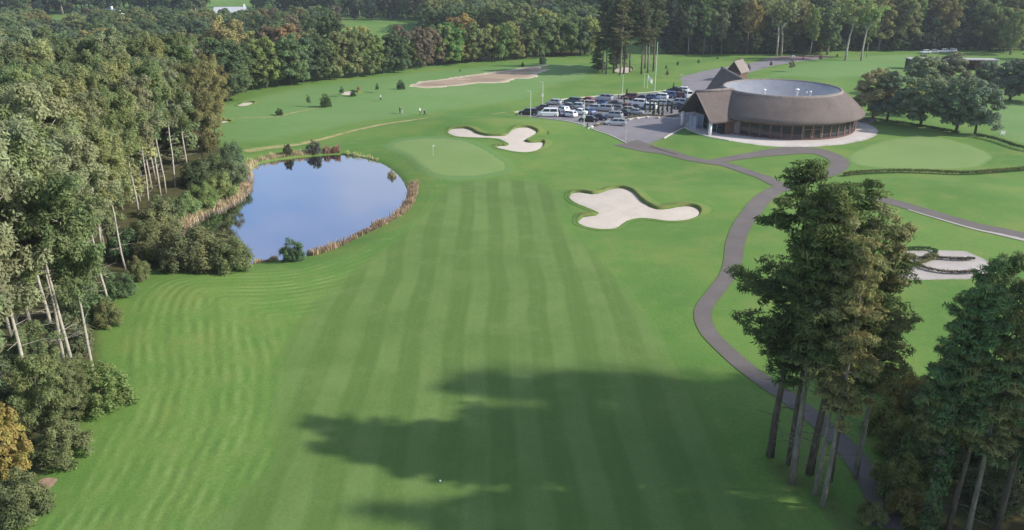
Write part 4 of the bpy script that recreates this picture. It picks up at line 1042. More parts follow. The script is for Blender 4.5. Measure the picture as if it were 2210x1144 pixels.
# ---- reed beds (too many stems to count)
def reeds(px, w0, w1, n, hh, col, seed, name='reed_bed', label='brown reeds along the pond bank'):
    P = catmull(np.array([at_z(x, y, WATER_Z) for x, y in px])[:, :2], 6, False); g = np.random.default_rng(seed)
    L = np.r_[0, np.cumsum(np.linalg.norm(np.diff(P, axis=0), axis=1))]; T = np.gradient(P, axis=0); T /= np.linalg.norm(T, axis=1)[:, None]
    s = g.uniform(0, L[-1], n); q = np.stack([np.interp(s, L, P[:, 0]), np.interp(s, L, P[:, 1])], 1); t = np.stack([np.interp(s, L, T[:, 0]), np.interp(s, L, T[:, 1])], 1)
    w = g.uniform(w0, w1, n); q += np.stack([-t[:, 1], t[:, 0]], 1) * w[:, None]
    z = np.maximum(Hf(q[:, 0], q[:, 1]), WATER_Z - .25)
    clump = .55 + .45 * np.sin(s * 1.7 + np.sin(s * .63) * 3)
    patch = np.clip(.5 + .6 * np.sin(s * .55 + 1.3) + .5 * np.sin(s * 1.27), .12, 1)
    h = hh * g.uniform(.5, 1.1, n) * (.45 + .55 * clump) * np.where(g.uniform(0, 1, n) < patch, 1.0, .35); a = g.uniform(0, 6.28, n); bw = g.uniform(.035, .07, n)
    ln = g.normal(0, .16, (n, 2)) * h[:, None]; dx, dy = np.cos(a) * bw, np.sin(a) * bw
    V = np.stack([np.column_stack([q[:, 0] - dx, q[:, 1] - dy, z]), np.column_stack([q[:, 0] + dx, q[:, 1] + dy, z]), np.column_stack([q[:, 0] + ln[:, 0] * .5 + dx * 1.2, q[:, 1] + ln[:, 1] * .5 + dy * 1.2, z + h * .6]), np.column_stack([q[:, 0] + ln[:, 0], q[:, 1] + ln[:, 1], z + h])], 1).reshape(-1, 3)
    tone = np.repeat(np.clip(.5 * clump + .5 * g.uniform(0, 1, n), 0, 1), 4)
    o = link(name, mesh_np(name, V, np.arange(n * 4).reshape(-1, 4), M['reed'], False, {'tone': tone, 'hue': np.repeat(g.uniform(0, 1, n), 4)})); o.color = (*col, 1)
    tag(o, label, 'reeds', kind='stuff')
reeds([(885,404),(880,430),(862,458),(822,484),(772,508),(716,536),(662,553)], -.3, 1.5, 4600, 1.15, (.205, .15, .095), 1, label='brown reed bed along the near right bank of the pond')
reeds([(392,494),(425,468),(480,444),(522,420),(531,396),(532,375)], -1.2, .7, 3000, 1.25, (.23, .175, .105), 2, label='pale brown reed bed along the left bank of the pond')
reeds([(530,374),(560,352),(620,341),(680,335),(735,331)], -.3, 1.6, 3200, 1.0, (.24, .20, .11), 3, label='straw-coloured reed bed along the far bank of the pond')
reeds([(745,334),(790,341),(815,348)], -.2, .4, 500, .9, (.25, .26, .10), 4, label='sparse green reeds at the far right bank of the pond')
reeds([(548,571),(580,567),(600,564)], -.6, .5, 400, .8, (.24, .18, .1), 5, label='small tuft of reeds on the near bank of the pond')
reeds([(700,334),(735,332)], -.2, 1.2, 700, 1.5, (.16, .10, .06), 6, label='dark rusty reeds at the far bank beside the grey bush')
# ------------------------------------------------------------------ clubhouse
def thatch_mat(name, a, b):
    t = NT(name)
    tc = t.n('ShaderNodeTexCoord').outputs['Object']
    s = t.n('ShaderNodeVectorMath', {0: tc, 1: (1, 1, .22)}, operation='MULTIPLY').outputs[0]
    c = t.mix(t.ramp(t.noise(.35, 4, .6, tc), .3, .7), a, b)
    c = t.mix(t.ramp(t.noise(3.2, 4, .7, s), .45, .75, 0, .5), c, tuple(x * .62 for x in a))
    z = t.n('ShaderNodeSeparateXYZ', {0: tc}).outputs[2]
    st = t.math('MULTIPLY', t.ramp(t.noise(1.3, 3, .6, t.n('ShaderNodeVectorMath', {0: tc, 1: (1, 1, .12)}, operation='MULTIPLY').outputs[0]), .5, .7), t.ramp(z, 4.8, 8.0))
    c = t.mix(t.math('MULTIPLY', st, .55), c, tuple(x * .5 for x in a))
    t.color(c); t.bump(t.noise(7, 4, .7, s), .5, .08)
    return t.set(Roughness=.95)
M['thatch'] = thatch_mat('thatch', (.118, .094, .087), (.155, .128, .118))
M['ridge'] = thatch_mat('thatch_ridge', (.20, .172, .162), (.25, .22, .205))
M['timber'] = plain('brown_timber', (.12, .062, .048), .6, .3, 4)
M['timber_red'] = plain('door_timber', (.17, .105, .088), .55, .25, 4)
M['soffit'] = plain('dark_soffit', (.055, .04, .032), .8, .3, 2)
M['stone'] = plain('grey_render', (.25, .22, .22), .85, .2, 2)
M['zinc'] = plain('zinc_roof', (.27, .28, .31), .4, .1, .8, .3)
M['steel'] = plain('steel', (.62, .63, .65), .35, .08, 2, .5)
M['dark'] = plain('black_rubber', (.02, .02, .022), .7, .3)
M['bluegrey'] = plain('blue_grey_panel', (.33, .38, .47), .45, .08)
def glass(name, c, rough=.05):
    t = NT(name); t.color(c); return t.set(Roughness=rough, IOR=1.5)
M['glass'] = glass('window_glass', (.018, .022, .03))
M['carglass'] = glass('car_glass', (.012, .014, .018), .08)

CX, CY = 60.2, 180.2
CZ = hz(CX, CY - 16) + .06
club = empty('clubhouse', (CX, CY, CZ))
tag(club, 'round clubhouse with thatched ring roof, open zinc bowl and gabled thatch wing', 'clubhouse')
RE, RW_, RR = 17.9, 16.4, 12.5          # eaves, wall, rim radii
ZE, ZR = 3.45, 8.35
# thatch ring, slightly bellied, thick at the eaves
prof = [(RE - .9, ZE - .12), (RE, ZE - .05), (RE + .12, ZE + .35)]
for i in range(1, 9):
    t = i / 8; prof.append((RE + .12 - (RE - RR - .3) * t + .28 * math.sin(math.pi * t), ZE + .35 + (ZR - ZE - .55) * t))
roof = MB().lathe(prof, 72).build('thatched_roof', M['thatch'], club, True)
cap = [(RR + .62, ZR - .62), (RR + .55, ZR - .28), (RR + .28, ZR + .05), (RR - .05, ZR + .12), (RR - .3, ZR - .1), (RR - .35, ZR - .4)]
MB().lathe(cap, 72).build('thatch_ridge', M['ridge'], roof, True)
MB().lathe([(RR - .3, ZR - .15), (RR - 2.8, ZR - 1.55), (RR - 5.6, ZR - 2.9), (RR - 7, ZR - 3.3), (.01, ZR - 3.5)], 72).build('zinc_bowl_roof', M['zinc'], roof, True)
MB().lathe([(RE - .92, ZE - .11), (RW_ - .1, ZE + .1)], 72).build('soffit', M['soffit'], roof)
# roof vents
def vent(x, y, z, r, h, hat, name='roof_vent'):
    e = MB().lathe([(.01, 0), (r, 0), (r, h), (.01, h)], 12, c=(x, y, z)).build(name, M['steel'], club)
    MB().lathe([(.01, h), (hat, h), (hat * .95, h + .16), (r * .6, h + .3), (.01, h + .32)], 14, c=(x, y, z)).build('cowl', M['white'], e, True)
vent(-5.1, -4.2, ZR - 3.9, .22, 3.9, .42)
vent(2.0, -4.4, ZR - 3.9, .28, 4.0, .5)
vent(5.0, -4.3, ZR - 3.9, .2, 3.5, .26)
vent(4.3, -4.0, ZR - 3.9, .16, 3.3, .2)
MB().lathe([(.9, 0), (.9, 2.0), (.75, 2.25), (.4, 2.43), (.01, 2.5)], 18, c=(-.3, -7.2, ZR - 3.2)).build('roof_light_dome', M['white'], club, True)
# ring wall: glazed bays between timber posts
for zz, hh, rr, mt, nm in ((0, .35, RW_ + .06, 'timber', 'plinth'), (ZE - .55, .62, RW_ + .05, 'timber', 'head_beam')):
    MB().lathe([(rr - .3, zz - (.4 if zz == 0 else 0)), (rr, zz - (.4 if zz == 0 else 0)), (rr, zz + hh), (rr - .3, zz + hh)], 72).build(nm, M[mt], club)
MB().lathe([(RW_ - 1.6, 0), (RW_ - 1.6, ZE + .2)], 60).build('inner_wall', M['soffit'], club)
NB = 48
def bay_pt(a, r, z): return Vector((math.cos(a) * r, math.sin(a) * r, z))
DOORS = {36, 37, 43, 44}
for k in range(NB):
    a0 = 2 * math.pi * k / NB; a1 = 2 * math.pi * (k + 1) / NB
    if 5 < k < 20: continue          # back of the building, never seen
    m = MB(); r0, r1 = RW_ - .12, RW_ + .1
    dd = .010
    V = [bay_pt(a0 - dd, r0, .34), bay_pt(a0 + dd, r0, .34), bay_pt(a0 + dd, r1, .34), bay_pt(a0 - dd, r1, .34)]
    V += [Vector((v.x, v.y, ZE - .5)) for v in V]
    m.add(V, [(0, 1, 2, 3), (4, 5, 6, 7), (0, 1, 5, 4), (1, 2, 6, 5), (2, 3, 7, 6), (3, 0, 4, 7)])
    m.build('post', M['timber_red' if k in DOORS or k - 1 in DOORS else 'timber'], club)
    g0, g1 = a0 + dd, a1 - dd
    if 28 <= k <= 29:                 # grey rendered panels towards the wing
        V = [bay_pt(g0, RW_ + .02, .35), bay_pt(g1, RW_ + .02, .35), bay_pt(g1, RW_ + .02, ZE - .52), bay_pt(g0, RW_ + .02, ZE - .52), bay_pt(g0, RW_ - .1, .35), bay_pt(g1, RW_ - .1, .35), bay_pt(g1, RW_ - .1, ZE - .52), bay_pt(g0, RW_ - .1, ZE - .52)]
        MB().add(V, [(0, 1, 2, 3), (7, 6, 5, 4), (0, 1, 5, 4), (2, 3, 7, 6), (1, 2, 6, 5), (3, 0, 4, 7)]).build('wall_panel', M['stone'], club)
        continue
    w = link('window', mesh_py('window', [bay_pt(g0, RW_, .35), bay_pt(g1, RW_, .35), bay_pt(g1, RW_, ZE - .52), bay_pt(g0, RW_, ZE - .52)], [(0, 1, 2, 3)], M['glass']), club)
    zb = 1.05 if k not in DOORS else 2.2
    m = MB(); V = []
    for z in (zb, zb + .1):
        V += [bay_pt(g0, RW_ + .0, z), bay_pt(g1, RW_ + .0, z), bay_pt(g1, RW_ + .06, z), bay_pt(g0, RW_ + .06, z)]
    m.add(V, [(0, 1, 2, 3), (4, 5, 6, 7), (0, 1, 5, 4), (1, 2, 6, 5), (2, 3, 7, 6), (3, 0, 4, 7)]).build('transom', M['timber_red' if k in DOORS else 'timber'], w)
    if k in DOORS:
        for f in (.12, .88):
            a = g0 + (g1 - g0) * f
            MB().tube([bay_pt(a, RW_ + .05, .36), bay_pt(a, RW_ + .05, 2.2)], .07, 4).build('door_frame', M['timber_red'], w)
        MB().tube([bay_pt(g0 + (g1 - g0) * .8, RW_ + .14, 1.1), bay_pt(g0 + (g1 - g0) * .8, RW_ + .14, 1.35)], .03, 4).build('handle', M['steel'], w)

# gabled wing to the left; local frame: u runs from the gable into the ring, v across
def wing(u0, across, length, halfw, ze, zr, flare=.4, steep=0.0, gable_over=1.2):
    """thatched gable roof: u0 = middle of the gable foot, across = unit vector along the gable foot"""
    A = Vector(across).normalized(); D = Vector((A.y, -A.x, 0))     # D points into the building
    U0 = Vector(u0)
    def pt(s_, v, z): return U0 + D * s_ + A * v + Vector((0, 0, z))
    V, F = [], []
    n = 9; th = .32
    rows = []
    for s_ in (-gable_over, length * .33, length * .66, length):
        row = []
        f = max(0, 1 - max(0, s_) / length)
        for i in range(2 * n + 1):
            t = i / n - 1
            z = zr + steep * f - (zr + steep * f - ze) * abs(t) ** 1.08
            row.append(pt(s_, t * (halfw + .25), z))
        rows.append(row)
    k = 2 * n + 1
    for row in rows: V += row
    for row in rows: V += [v - Vector((0, 0, th)) for v in row]
    m = len(rows)
    for i in range(m - 1):
        for j in range(k - 1):
            F.append((i * k + j, i * k + j + 1, (i + 1) * k + j + 1, (i + 1) * k + j))
            F.append((m * k + i * k + j, m * k + (i + 1) * k + j, m * k + (i + 1) * k + j + 1, m * k + i * k + j + 1))
    for j in range(k - 1): F.append((j, m * k + j, m * k + j + 1, j + 1))
    for i in range(m - 1):
        for j in (0, k - 1): F.append((i * k + j, (i + 1) * k + j, m * k + (i + 1) * k + j, m * k + i * k + j))
    return MB().add(V, F), pt
gA = Vector((42.7, 167.6, 0)) - Vector((CX, CY, 0)); gB = Vector((38.6, 179.6, 0)) - Vector((CX, CY, 0))
mid = (gA + gB) / 2; acr = (gB - gA).normalized()
mb, pt = wing(mid, acr, 8.3, (gB - gA).length / 2, 3.1, 8.45)
wroof = mb.build('wing_roof', M['thatch'], club, True)
for p_ in wroof.data.polygons: p_.use_smooth = False
rp = MB(); rp.tube([pt(-1.25, 0, 8.47), pt(4, 0, 8.5), pt(7.6, 0, 8.5), pt(8.3, 0, 8.45)], [.33, .36, .4, .4], 8)
rp.build('wing_ridge', M['ridge'], wroof, True)
for s_ in (-1, 1):     # pale barge edge of the gable
    hw = (gB - gA).length / 2 + .25; m = MB()
    m.tube([pt(-1.22, s_ * hw * t, 8.45 - 5.35 * t ** 1.08 + .02) for t in (0.02, .25, .5, .75, .995)], .13, 6).build('barge_edge', M['ridge'], wroof, True)
# walls of the wing
hw = (gB - gA).length / 2 - .5
m = MB(); m.add([pt(2.6, -hw, 0), pt(2.6, hw, 0), pt(2.6, hw, 3.1), pt(2.6, 0, 7.6), pt(2.6, -hw, 3.1)], [(0, 1, 2, 3, 4)]); gw = m.build('gable_wall', M['soffit'], club)
for i in range(6):
    v0 = -hw + .3 + i * (2 * hw - .6) / 6; v1 = v0 + (2 * hw - .6) / 6 - .12
    zt = min(2.9, 3.2)
    w = MB().add([pt(2.5, v0, .1), pt(2.5, v1, .1), pt(2.5, v1, zt), pt(2.5, v0, zt)], [(0, 1, 2, 3)]).build('gable_window', M['glass' if i < 4 else 'bluegrey'], gw)
    MB().tube([pt(2.46, v1 + .06, 0), pt(2.46, v1 + .06, 3.1)], .07, 4).build('mullion', M['bluegrey'], w)
MB().tube([pt(2.44, -hw, 3.12), pt(2.44, hw, 3.12)], .1, 4).build('lintel', M['timber'], gw)
for v in (-hw + .1, hw - .1):
    MB().tube([pt(-.5, v, -.3), pt(-.5, v, 3.25)], [.36, .36], 14).build('white_column', M['white'], club, True)
for v in (hw - 2.2, hw - 3.8):     # blue-grey screens at the entrance
    MB().box(-.05, .05, -.7, .7, .05, 2.7, Matrix.Translation(pt(.4, v, 0)) @ Matrix.Rotation(math.atan2(acr.y, acr.x) - math.pi / 2, 4, 'Z')).build('entrance_screen', M['bluegrey'], club)
for s_, e, nm, mt in ((3.0, 5.6, 'side_wall', 'timber'), (5.6, 8.4, 'side_panel', 'stone'), (8.4, 10.5, 'side_recess', 'soffit')):
    MB().add([pt(s_, -hw, -.3), pt(e, -hw, -.3), pt(e, -hw, 3.2), pt(s_, -hw, 3.2)], [(0, 1, 2, 3)]).build(nm, M[mt], club)
MB().add([pt(2.6, hw, -.3), pt(10.5, hw, -.3), pt(10.5, hw, 3.2), pt(2.6, hw, 3.2)], [(0, 1, 2, 3)]).build('rear_side_wall', M['stone'], club)
# second thatched wing behind, rising to a raised gable, with the pale lit slope of its porch
b0 = G(1556, 186); b0 = Vector((53.5, 205.5, CZ))
w2 = Vector((b0.x - CX, b0.y - CY, 0)); acr2 = Vector((.975, .22, 0))
mb, pt2 = wing(w2, acr2, 14, 4.2, 3.0, 7.2, steep=2.0)
r2 = mb.build('rear_wing_roof', M['thatch'], club, True)
for p_ in r2.data.polygons: p_.use_smooth = False
MB().tube([pt2(-1.25, 0, 9.25), pt2(4, 0, 8.6), pt2(9, 0, 8.0), pt2(13, 0, 7.5)], [.3, .33, .36, .36], 8).build('rear_wing_ridge', M['ridge'], r2, True)
m = MB(); m.add([pt2(.6, -4.2, -.3), pt2(.6, 4.2, -.3), pt2(.6, 4.2, 3.0), pt2(.6, 0, 8.2), pt2(.6, -4.2, 3.0)], [(0, 1, 2, 3, 4)]).build('rear_gable_wall', M['soffit'], club)
for s_ in (-1, 1): MB().add([pt2(.6, s_ * 4.2, -.3), pt2(13, s_ * 4.2, -.3), pt2(13, s_ * 4.2, 3.1), pt2(.6, s_ * 4.2, 3.1)], [(0, 1, 2, 3)]).build('rear_side_wall', M['soffit'], club)
# small separate gabled lodge behind, its lit slope pale
lp = G(1590, 172)
lod = empty('thatched_lodge', (lp.x, lp.y, hz(lp.x, lp.y)), R(-38), .8)
tag(lod, 'small gabled lodge with a pale sunlit roof slope behind the clubhouse', 'lodge')
MB().box(-2.6, 2.6, -3.6, 3.6, -.3, 3.4).build('wall', M['timber'], lod)
m = MB(); m.add([(-3.2, -4.2, 3.2), (0, -4.2, 7.4), (3.2, -4.2, 3.2), (-3.2, 4.2, 3.2), (0, 4.2, 7.4), (3.2, 4.2, 3.2), (-3.2, -4.2, 2.9), (0, -4.2, 7.05), (3.2, -4.2, 2.9), (-3.2, 4.2, 2.9), (0, 4.2, 7.05), (3.2, 4.2, 2.9)],
            [(0, 1, 4, 3), (1, 2, 5, 4), (6, 7, 10, 9), (7, 8, 11, 10), (0, 6, 7, 1), (1, 7, 8, 2), (3, 9, 10, 4), (4, 10, 11, 5), (0, 6, 9, 3), (2, 8, 11, 5)])
lr = m.build('roof', M['ridge'], lod)
MB().add([(-2.6, -3.62, 3.4), (2.6, -3.62, 3.4), (0, -3.62, 6.8)], [(0, 1, 2)]).build('gable', M['soffit'], lod)
MB().box(-.6, .6, -3.7, -3.6, -.3, 2.2).build('door', M['dark'], lod)

# outbuildings -------------------------------------------------------
def shed(name, p, rz, L, D, h0, h1, wallm, roofm, label, cat='barn', over=.4):
    e = empty(name, (p[0], p[1], hz(p[0], p[1])), rz); tag(e, label, cat)
    MB().box(-L / 2, L / 2, -D / 2, D / 2, -.4, h0).build('wall', wallm, e)
    for x in (-L / 2, L / 2): MB().add([(x * 1.001, -D / 2, h0), (x * 1.001, D / 2, h0), (x * 1.001, 0, h1 - .05)], [(0, 1, 2)]).build('gable', wallm, e)
    m = MB(); a = L / 2 + over; b = D / 2 + over; zz = h0 - over * (h1 - h0) / (D / 2)
    m.add([(-a, -b, zz), (a, -b, zz), (a, 0, h1), (-a, 0, h1), (a, b, zz), (-a, b, zz), (-a, -b, zz - .15), (a, -b, zz - .15), (a, 0, h1 - .15), (-a, 0, h1 - .15), (a, b, zz - .15), (-a, b, zz - .15)],
          [(0, 1, 2, 3), (3, 2, 4, 5), (6, 9, 8, 7), (9, 11, 10, 8), (0, 6, 7, 1), (5, 4, 10, 11), (0, 3, 9, 6), (3, 5, 11, 9), (1, 7, 8, 2), (2, 8, 10, 4)])
    return e, m.build('roof', roofm, e)
bp = G(490, 47)
M['barnroof'] = plain('pale_sheet_roof', (.42, .43, .47), .5, .06, .3)
e, rf = shed('white_barn', (bp.x, bp.y + 8), R(12), 17, 14, 4.8, 7.6, M['white'], M['barnroof'], 'large white sheet-roofed barn in a field beyond the left wood')
for i in range(4): MB().box(-7.4 + i * 3.9, -5.0 + i * 3.9, -7.1, -7.02, 0, 3.6).build('door', M['barnroof'], e)
MB().box(7.4, 8.4, -.5, .5, 6.6, 9.0).build('chimney', M['white'], rf)
hp = G(246, 47)
e, rf = shed('white_cottage', (hp.x, hp.y), R(-18), 11, 7, 4.4, 7.0, M['white'], plain('slate', (.2, .21, .24), .6), 'small white cottage with a grey roof behind the left wood', 'cottage')
for x in (-3.6, 0, 3.6):
    w = MB().box(x - .6, x + .6, -3.56, -3.5, 1.0, 2.4).build('window', M['glass'], e); MB().box(x - .75, x + .75, -3.62, -3.5, .85, 1.0).build('sill', M['white'], w)
MB().box(-.5, .5, -.5, .5, 6.4, 8.4).build('chimney', M['white'], rf)
MB().box(-7.6, -5.6, -2, 2, -.4, 3).build('porch', M['white'], e)
# long open-fronted range shed
a_, b_ = G(1962, 150), G(2150, 152); d_ = (b_ - a_); L_ = d_.length
rs = empty('range_shed', ((a_.x + b_.x) / 2, (a_.y + b_.y) / 2, hz((a_.x + b_.x) / 2, (a_.y + b_.y) / 2)), math.atan2(d_.y, d_.x))
tag(rs, 'long low open-fronted driving range shed with a cream and green end', 'shed')
MB().box(-L_ / 2 - .4, L_ / 2 + .2, -.6, 4.4, 3.3, 3.55).build('roof', plain('shed_roof', (.36, .35, .36), .7, .15, 1), rs)
MB().box(-L_ / 2, L_ / 2, 4.0, 4.2, -.4, 3.29).build('back_wall', M['timber'], rs)
for i in range(9):
    x = -L_ / 2 + .1 + i * (L_ - 4) / 8
    MB().box(x - .1, x + .1, -.2, 0, -.4, 3.29).build('post', M['timber'], rs)
    if i < 8: MB().box(x + .35, x + .45, .3, 3.9, -.4, 2.0).build('bay_divider', M['timber'], rs)
MB().box(L_ / 2 - 3.6, L_ / 2 - .2, -.34, -.24, -.4, 3.29).build('end_panel', plain('green_panel', (.18, .30, .17), .6), rs)
for x in (L_ / 2 - 4.1, L_ / 2 - .2): MB().box(x, x + .5, -.4, -.1, -.4, 3.6).build('cream_post', plain('cream_paint', (.70, .66, .50), .6, .05), rs)
MB().box(-L_ / 2 - .2, -L_ / 2 + .8, -.3, 3.9, -.4, 3.28).build('end_wall', M['soffit'], rs)

# ------------------------------------------------------------------ cars
CAR = {}
def car_kind(kind, L, W, H, belt, hood, wind, rear, boot, tail_z):
    """x forward. hood = bonnet length, wind/rear = run of the screens, boot = boot deck length"""
    hw = W / 2; x1 = L / 2; x0 = -L / 2; xb = x1 - hood; xr = x0 + boot; nose = belt - .16
    st = [(x0, hw * .84, .34, belt - .22), (x0 + .12, hw * .93, .24, belt - .04), (x0 + boot * .6 + .15, hw * .98, .2, belt if boot < .3 else tail_z), (xr + .35, hw, .2, belt), (0, hw, .2, belt), (xb - .3, hw, .2, belt), (xb + .1, hw * .99, .2, belt - .02), (x1 - .45, hw * .95, .22, nose), (x1 - .1, hw * .86, .26, nose - .14), (x1, hw * .76, .34, nose - .3)]
    V, F = [], []
    for x, w, zb, zt in st:
        for y, z in ((-w * .88, zb), (-w, zb + .16), (-w, zt - .2), (-w * .93, zt - .05), (-w * .8, zt), (w * .8, zt), (w * .93, zt - .05), (w, zt - .2), (w, zb + .16), (w * .88, zb)): V.append((x, y, z))
    for i in range(len(st) - 1):
        for j in range(10): F.append((i * 10 + j, i * 10 + (j + 1) % 10, (i + 1) * 10 + (j + 1) % 10, (i + 1) * 10 + j))
    F += [tuple(range(10)), tuple(range((len(st) - 1) * 10, len(st) * 10))[::-1]]
    mb = MB().add(V, F)
    a, b = xb + .1, xr + .02; ta, tb = a - wind, b + rear; w0, w1 = hw * .9, hw * .72
    cab = [(b, -w0, belt - .06), (a, -w0, belt - .06), (a, w0, belt - .06), (b, w0, belt - .06), (tb, -w1, H - .04), (ta, -w1, H - .05), (ta, w1, H - .05), (tb, w1, H - .04), (tb + .25, -w1 * .86, H), (ta - .25, -w1 * .86, H), (ta - .25, w1 * .86, H), (tb + .25, w1 * .86, H)]
    mb.add(cab, [(0, 1, 5, 4), (1, 2, 6, 5), (2, 3, 7, 6), (3, 0, 4, 7), (4, 5, 9, 8), (5, 6, 10, 9), (6, 7, 11, 10), (7, 4, 8, 11), (8, 9, 10, 11)])
    body = fix_normals(mb.mesh(kind + '_body', None, True))
    body.polygons.foreach_set('use_smooth', [False] * len(body.polygons))
    def panel(i, j, k, l, u0, u1, v0, v1, off):
        A, B, C, D_ = (Vector(cab[q]) for q in (i, j, k, l)); n = (B - A).cross(D_ - A).normalized() * off
        f = lambda u, v: (A.lerp(B, u)).lerp(D_.lerp(C, u), v) + n
        return [f(u0, v0), f(u1, v0), f(u1, v1), f(u0, v1)]
    P = {'windscreen': MB().add(panel(1, 2, 6, 5, .06, .94, .12, .93, .012), [(0, 1, 2, 3)]), 'rear_window': MB().add(panel(3, 0, 4, 7, .1, .9, .22, .9, .012), [(0, 1, 2, 3)])}
    sw = []
    for i, j, k, l in ((0, 1, 5, 4), (2, 3, 7, 6)):
        m = MB()
        for u0, u1 in ((.06, .46), (.5, .93)): m.add(panel(i, j, k, l, u0, u1, .14, .9, .012), [(0, 1, 2, 3)])
        sw.append(m)
    wl = MB().tube([(0, -.11, 0), (0, .11, 0)], .32, 14).mesh('tyre', M['dark'], False); rim = MB().tube([(0, -.118, 0), (0, .118, 0)], .2, 10).mesh('rim', M['steel'])
    hl = MB().box(-.03, .05, -.17, .17, -.07, .07).mesh('headlight', M['white']); tl = MB().box(-.04, .04, -.12, .12, -.1, .1).mesh('tail_light', plain('tail_red_' + kind, (.35, .02, .02), .3))
    for m_ in (wl, rim, hl, tl, body): fix_normals(m_)
    CAR[kind] = dict(body=body, wind=P['windscreen'].mesh('windscreen', M['carglass']), rear=P['rear_window'].mesh('rear_window', M['carglass']), side=[s.mesh('side_window', M['carglass']) for s in sw], wheel=wl, rim=rim, hl=hl, tl=tl,
                     wx=(x1 - .78, x0 + .74), wy=hw - .1, hlp=(x1 - .06, hw * .62, belt - .42), tlp=(x0 + .05, hw * .7, belt - .3), plate=None)
car_kind('saloon', 4.5, 1.8, 1.45, .95, 1.15, .75, .7, .75, .97)
car_kind('hatchback', 4.1, 1.76, 1.5, .96, .95, .72, .38, .12, .95)
car_kind('estate', 4.6, 1.82, 1.62, 1.02, 1.1, .7, .3, .1, 1.0)
car_kind('suv', 4.6, 1.9, 1.75, 1.1, 1.05, .6, .28, .08, 1.1)
car_kind('van', 4.9, 1.95, 2.05, 1.25, .75, .8, .12, .06, 1.2)
PAINT = {}
def paint(name, c, rough=.25, met=.3):
    t = NT('paint_' + name); t.color(c); t.set(Roughness=rough, Metallic=met, Coat_Weight=.5, Coat_Roughness=.05); PAINT[name] = t.m
for n, c, met in (('white', (.78, .79, .80), 0), ('silver', (.50, .52, .55), .5), ('grey', (.20, .21, .23), .4), ('dark grey', (.055, .06, .07), .3), ('black', (.012, .013, .016), .1), ('navy', (.02, .03, .075), .3), ('blue', (.08, .13, .27), .3), ('red', (.32, .015, .015), .1), ('maroon', (.15, .03, .035), .2), ('teal', (.05, .09, .10), .3), ('beige', (.42, .36, .32), .3)): paint(n, c, .28, met)

def car(px, py, kind, col, rz, label):
    K = CAR[kind]; p = G(px, py)
    e = empty('parked_car' if kind != 'van' else 'parked_van', (p.x, p.y, hz(p.x, p.y) + .045), R(rz))
    tag(e, label, 'car' if kind != 'van' else 'van', 'vehicles in the car park')
    b = link('body', K['body'], e)
    if not b.material_slots: K['body'].materials.append(PAINT['white'])
    b.material_slots[0].link = 'OBJECT'; b.material_slots[0].material = PAINT[col]
    link('windscreen', K['wind'], e); link('rear_window', K['rear'], e)
    for s in K['side']: link('side_window', s, e)
    for x in K['wx']:
        for sy in (-1, 1):
            w = link('wheel', K['wheel'], e); w.location = (x, sy * K['wy'], .32); link('rim', K['rim'], w)
    for sy in (-1, 1):
        h = link('headlight', K['hl'], e); h.location = (K['hlp'][0], sy * K['hlp'][1], K['hlp'][2])
        t = link('tail_light', K['tl'], e); t.location = (K['tlp'][0], sy * K['tlp'][1], K['tlp'][2])
C1 = 158      # most cars nose away to the left
